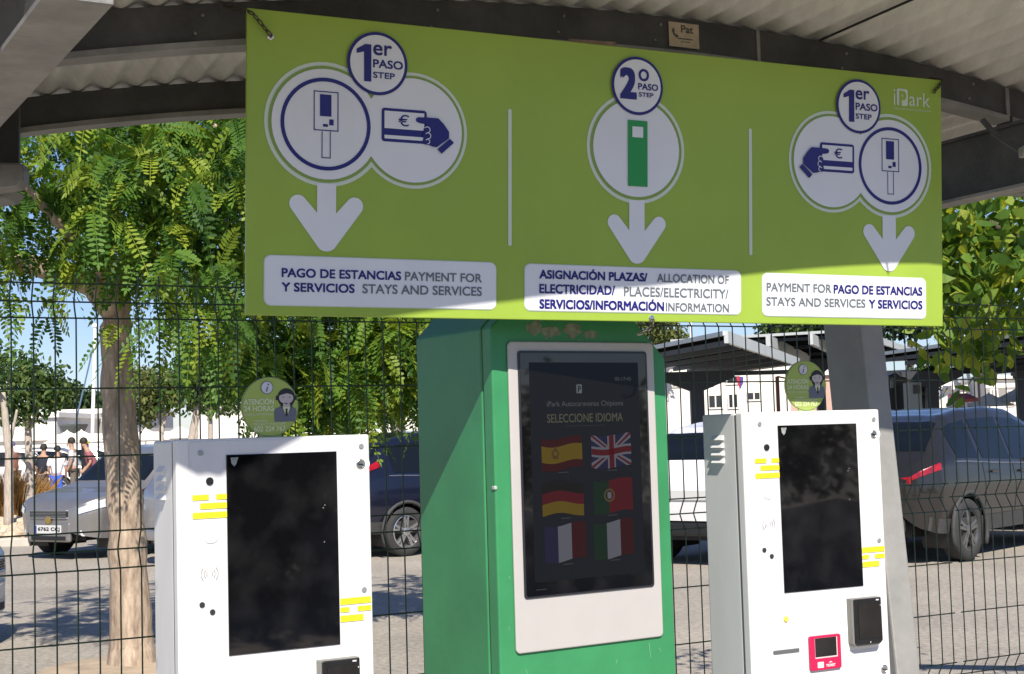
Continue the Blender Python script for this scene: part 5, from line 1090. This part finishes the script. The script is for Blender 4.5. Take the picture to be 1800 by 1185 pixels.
# low red awning far right
p = at(1703, 705, 46); t = thing('awning', 'low red awning far behind the grey vehicle roof', 'awning', (p.x, 46, 0)); b = MB(); b.prism([at(1688, 708, 46), at(1722, 705, 46), at(1720, 700, 46), at(1692, 702, 46)], (0, 0, 0), (0, 1.2, .2)); b.build('cloth', mat('red_canvas', (.50, .10, .09), .8), t, True); b = MB(); b.tube([Vector((p.x, 46.3, 0)), Vector((p.x, 46.3, p.z))], .04, 6); b.build('leg', mast_m, t, True)
# ------------------------------------------------------------------ beside and behind the camera: what the dark glass reflects
wallm = mat('rubble_stone_wall', (.42, .38, .32), .9, var=.45, scale=4, bump=1.0, bscale=7, detail=10)
def along(p, d, l, t0, t1, z):
    p = Vector((p[0], p[1], 0)); d = Vector((d[0], d[1], 0)).normalized(); q = Vector((-d.y, d.x, 0)); b = MB(); n = 24
    for i in range(n + 1):
        c = p + d * (l * (i / n - .5)); h = z * (1 + .06 * math.sin(i * 2.1) + .05 * math.sin(i * 5.3)); b.v += [c + q * t0, c + q * t1, c + q * t1 + ZZ * h, c + q * t0 + ZZ * h]
    for i in range(n):
        for a_, c_ in ((0, 1), (1, 2), (2, 3), (3, 0)): b.f.append([i * 4 + a_, i * 4 + c_, i * 4 + 4 + c_, i * 4 + 4 + a_]); b.mi.append(0)
    b.f += [[0, 1, 2, 3], [n * 4, n * 4 + 3, n * 4 + 2, n * 4 + 1]]; b.mi += [0, 0]; return b
tag(along((9.6, .6), (.42, .91), 9, 0, -.35, .78).build('stone_wall', wallm), 'low rubble stone wall mirrored in the right kiosk screen', 'wall')
rng = random.Random(4); b = MB(); crown_leaves(b, [((10.4, 1.2, 1.15), (.5, 1.6, .55), 420), ((10.6, -1.6, 1.3), (.7, 1.6, .8), 420)], rng, .14, .06)
tag(b.build('bush', LEAFD), 'dark bush growing over the mirrored stone wall', 'bush')
b = MB(); crown_leaves(b, [((7.2, -4.6, 1.2), (2.6, 1.2, 1.5), 1500), ((4.2, -7.0, 1.4), (2.4, 1.2, 1.7), 1300)], rng, .22, .11)  # unseen leaf mass, added so the left screen mirrors something dark
tag(b.build('added_hedge', LEAFD), 'tall dark leaf mass added to darken the reflection in the left kiosk screen', 'added_hedge')
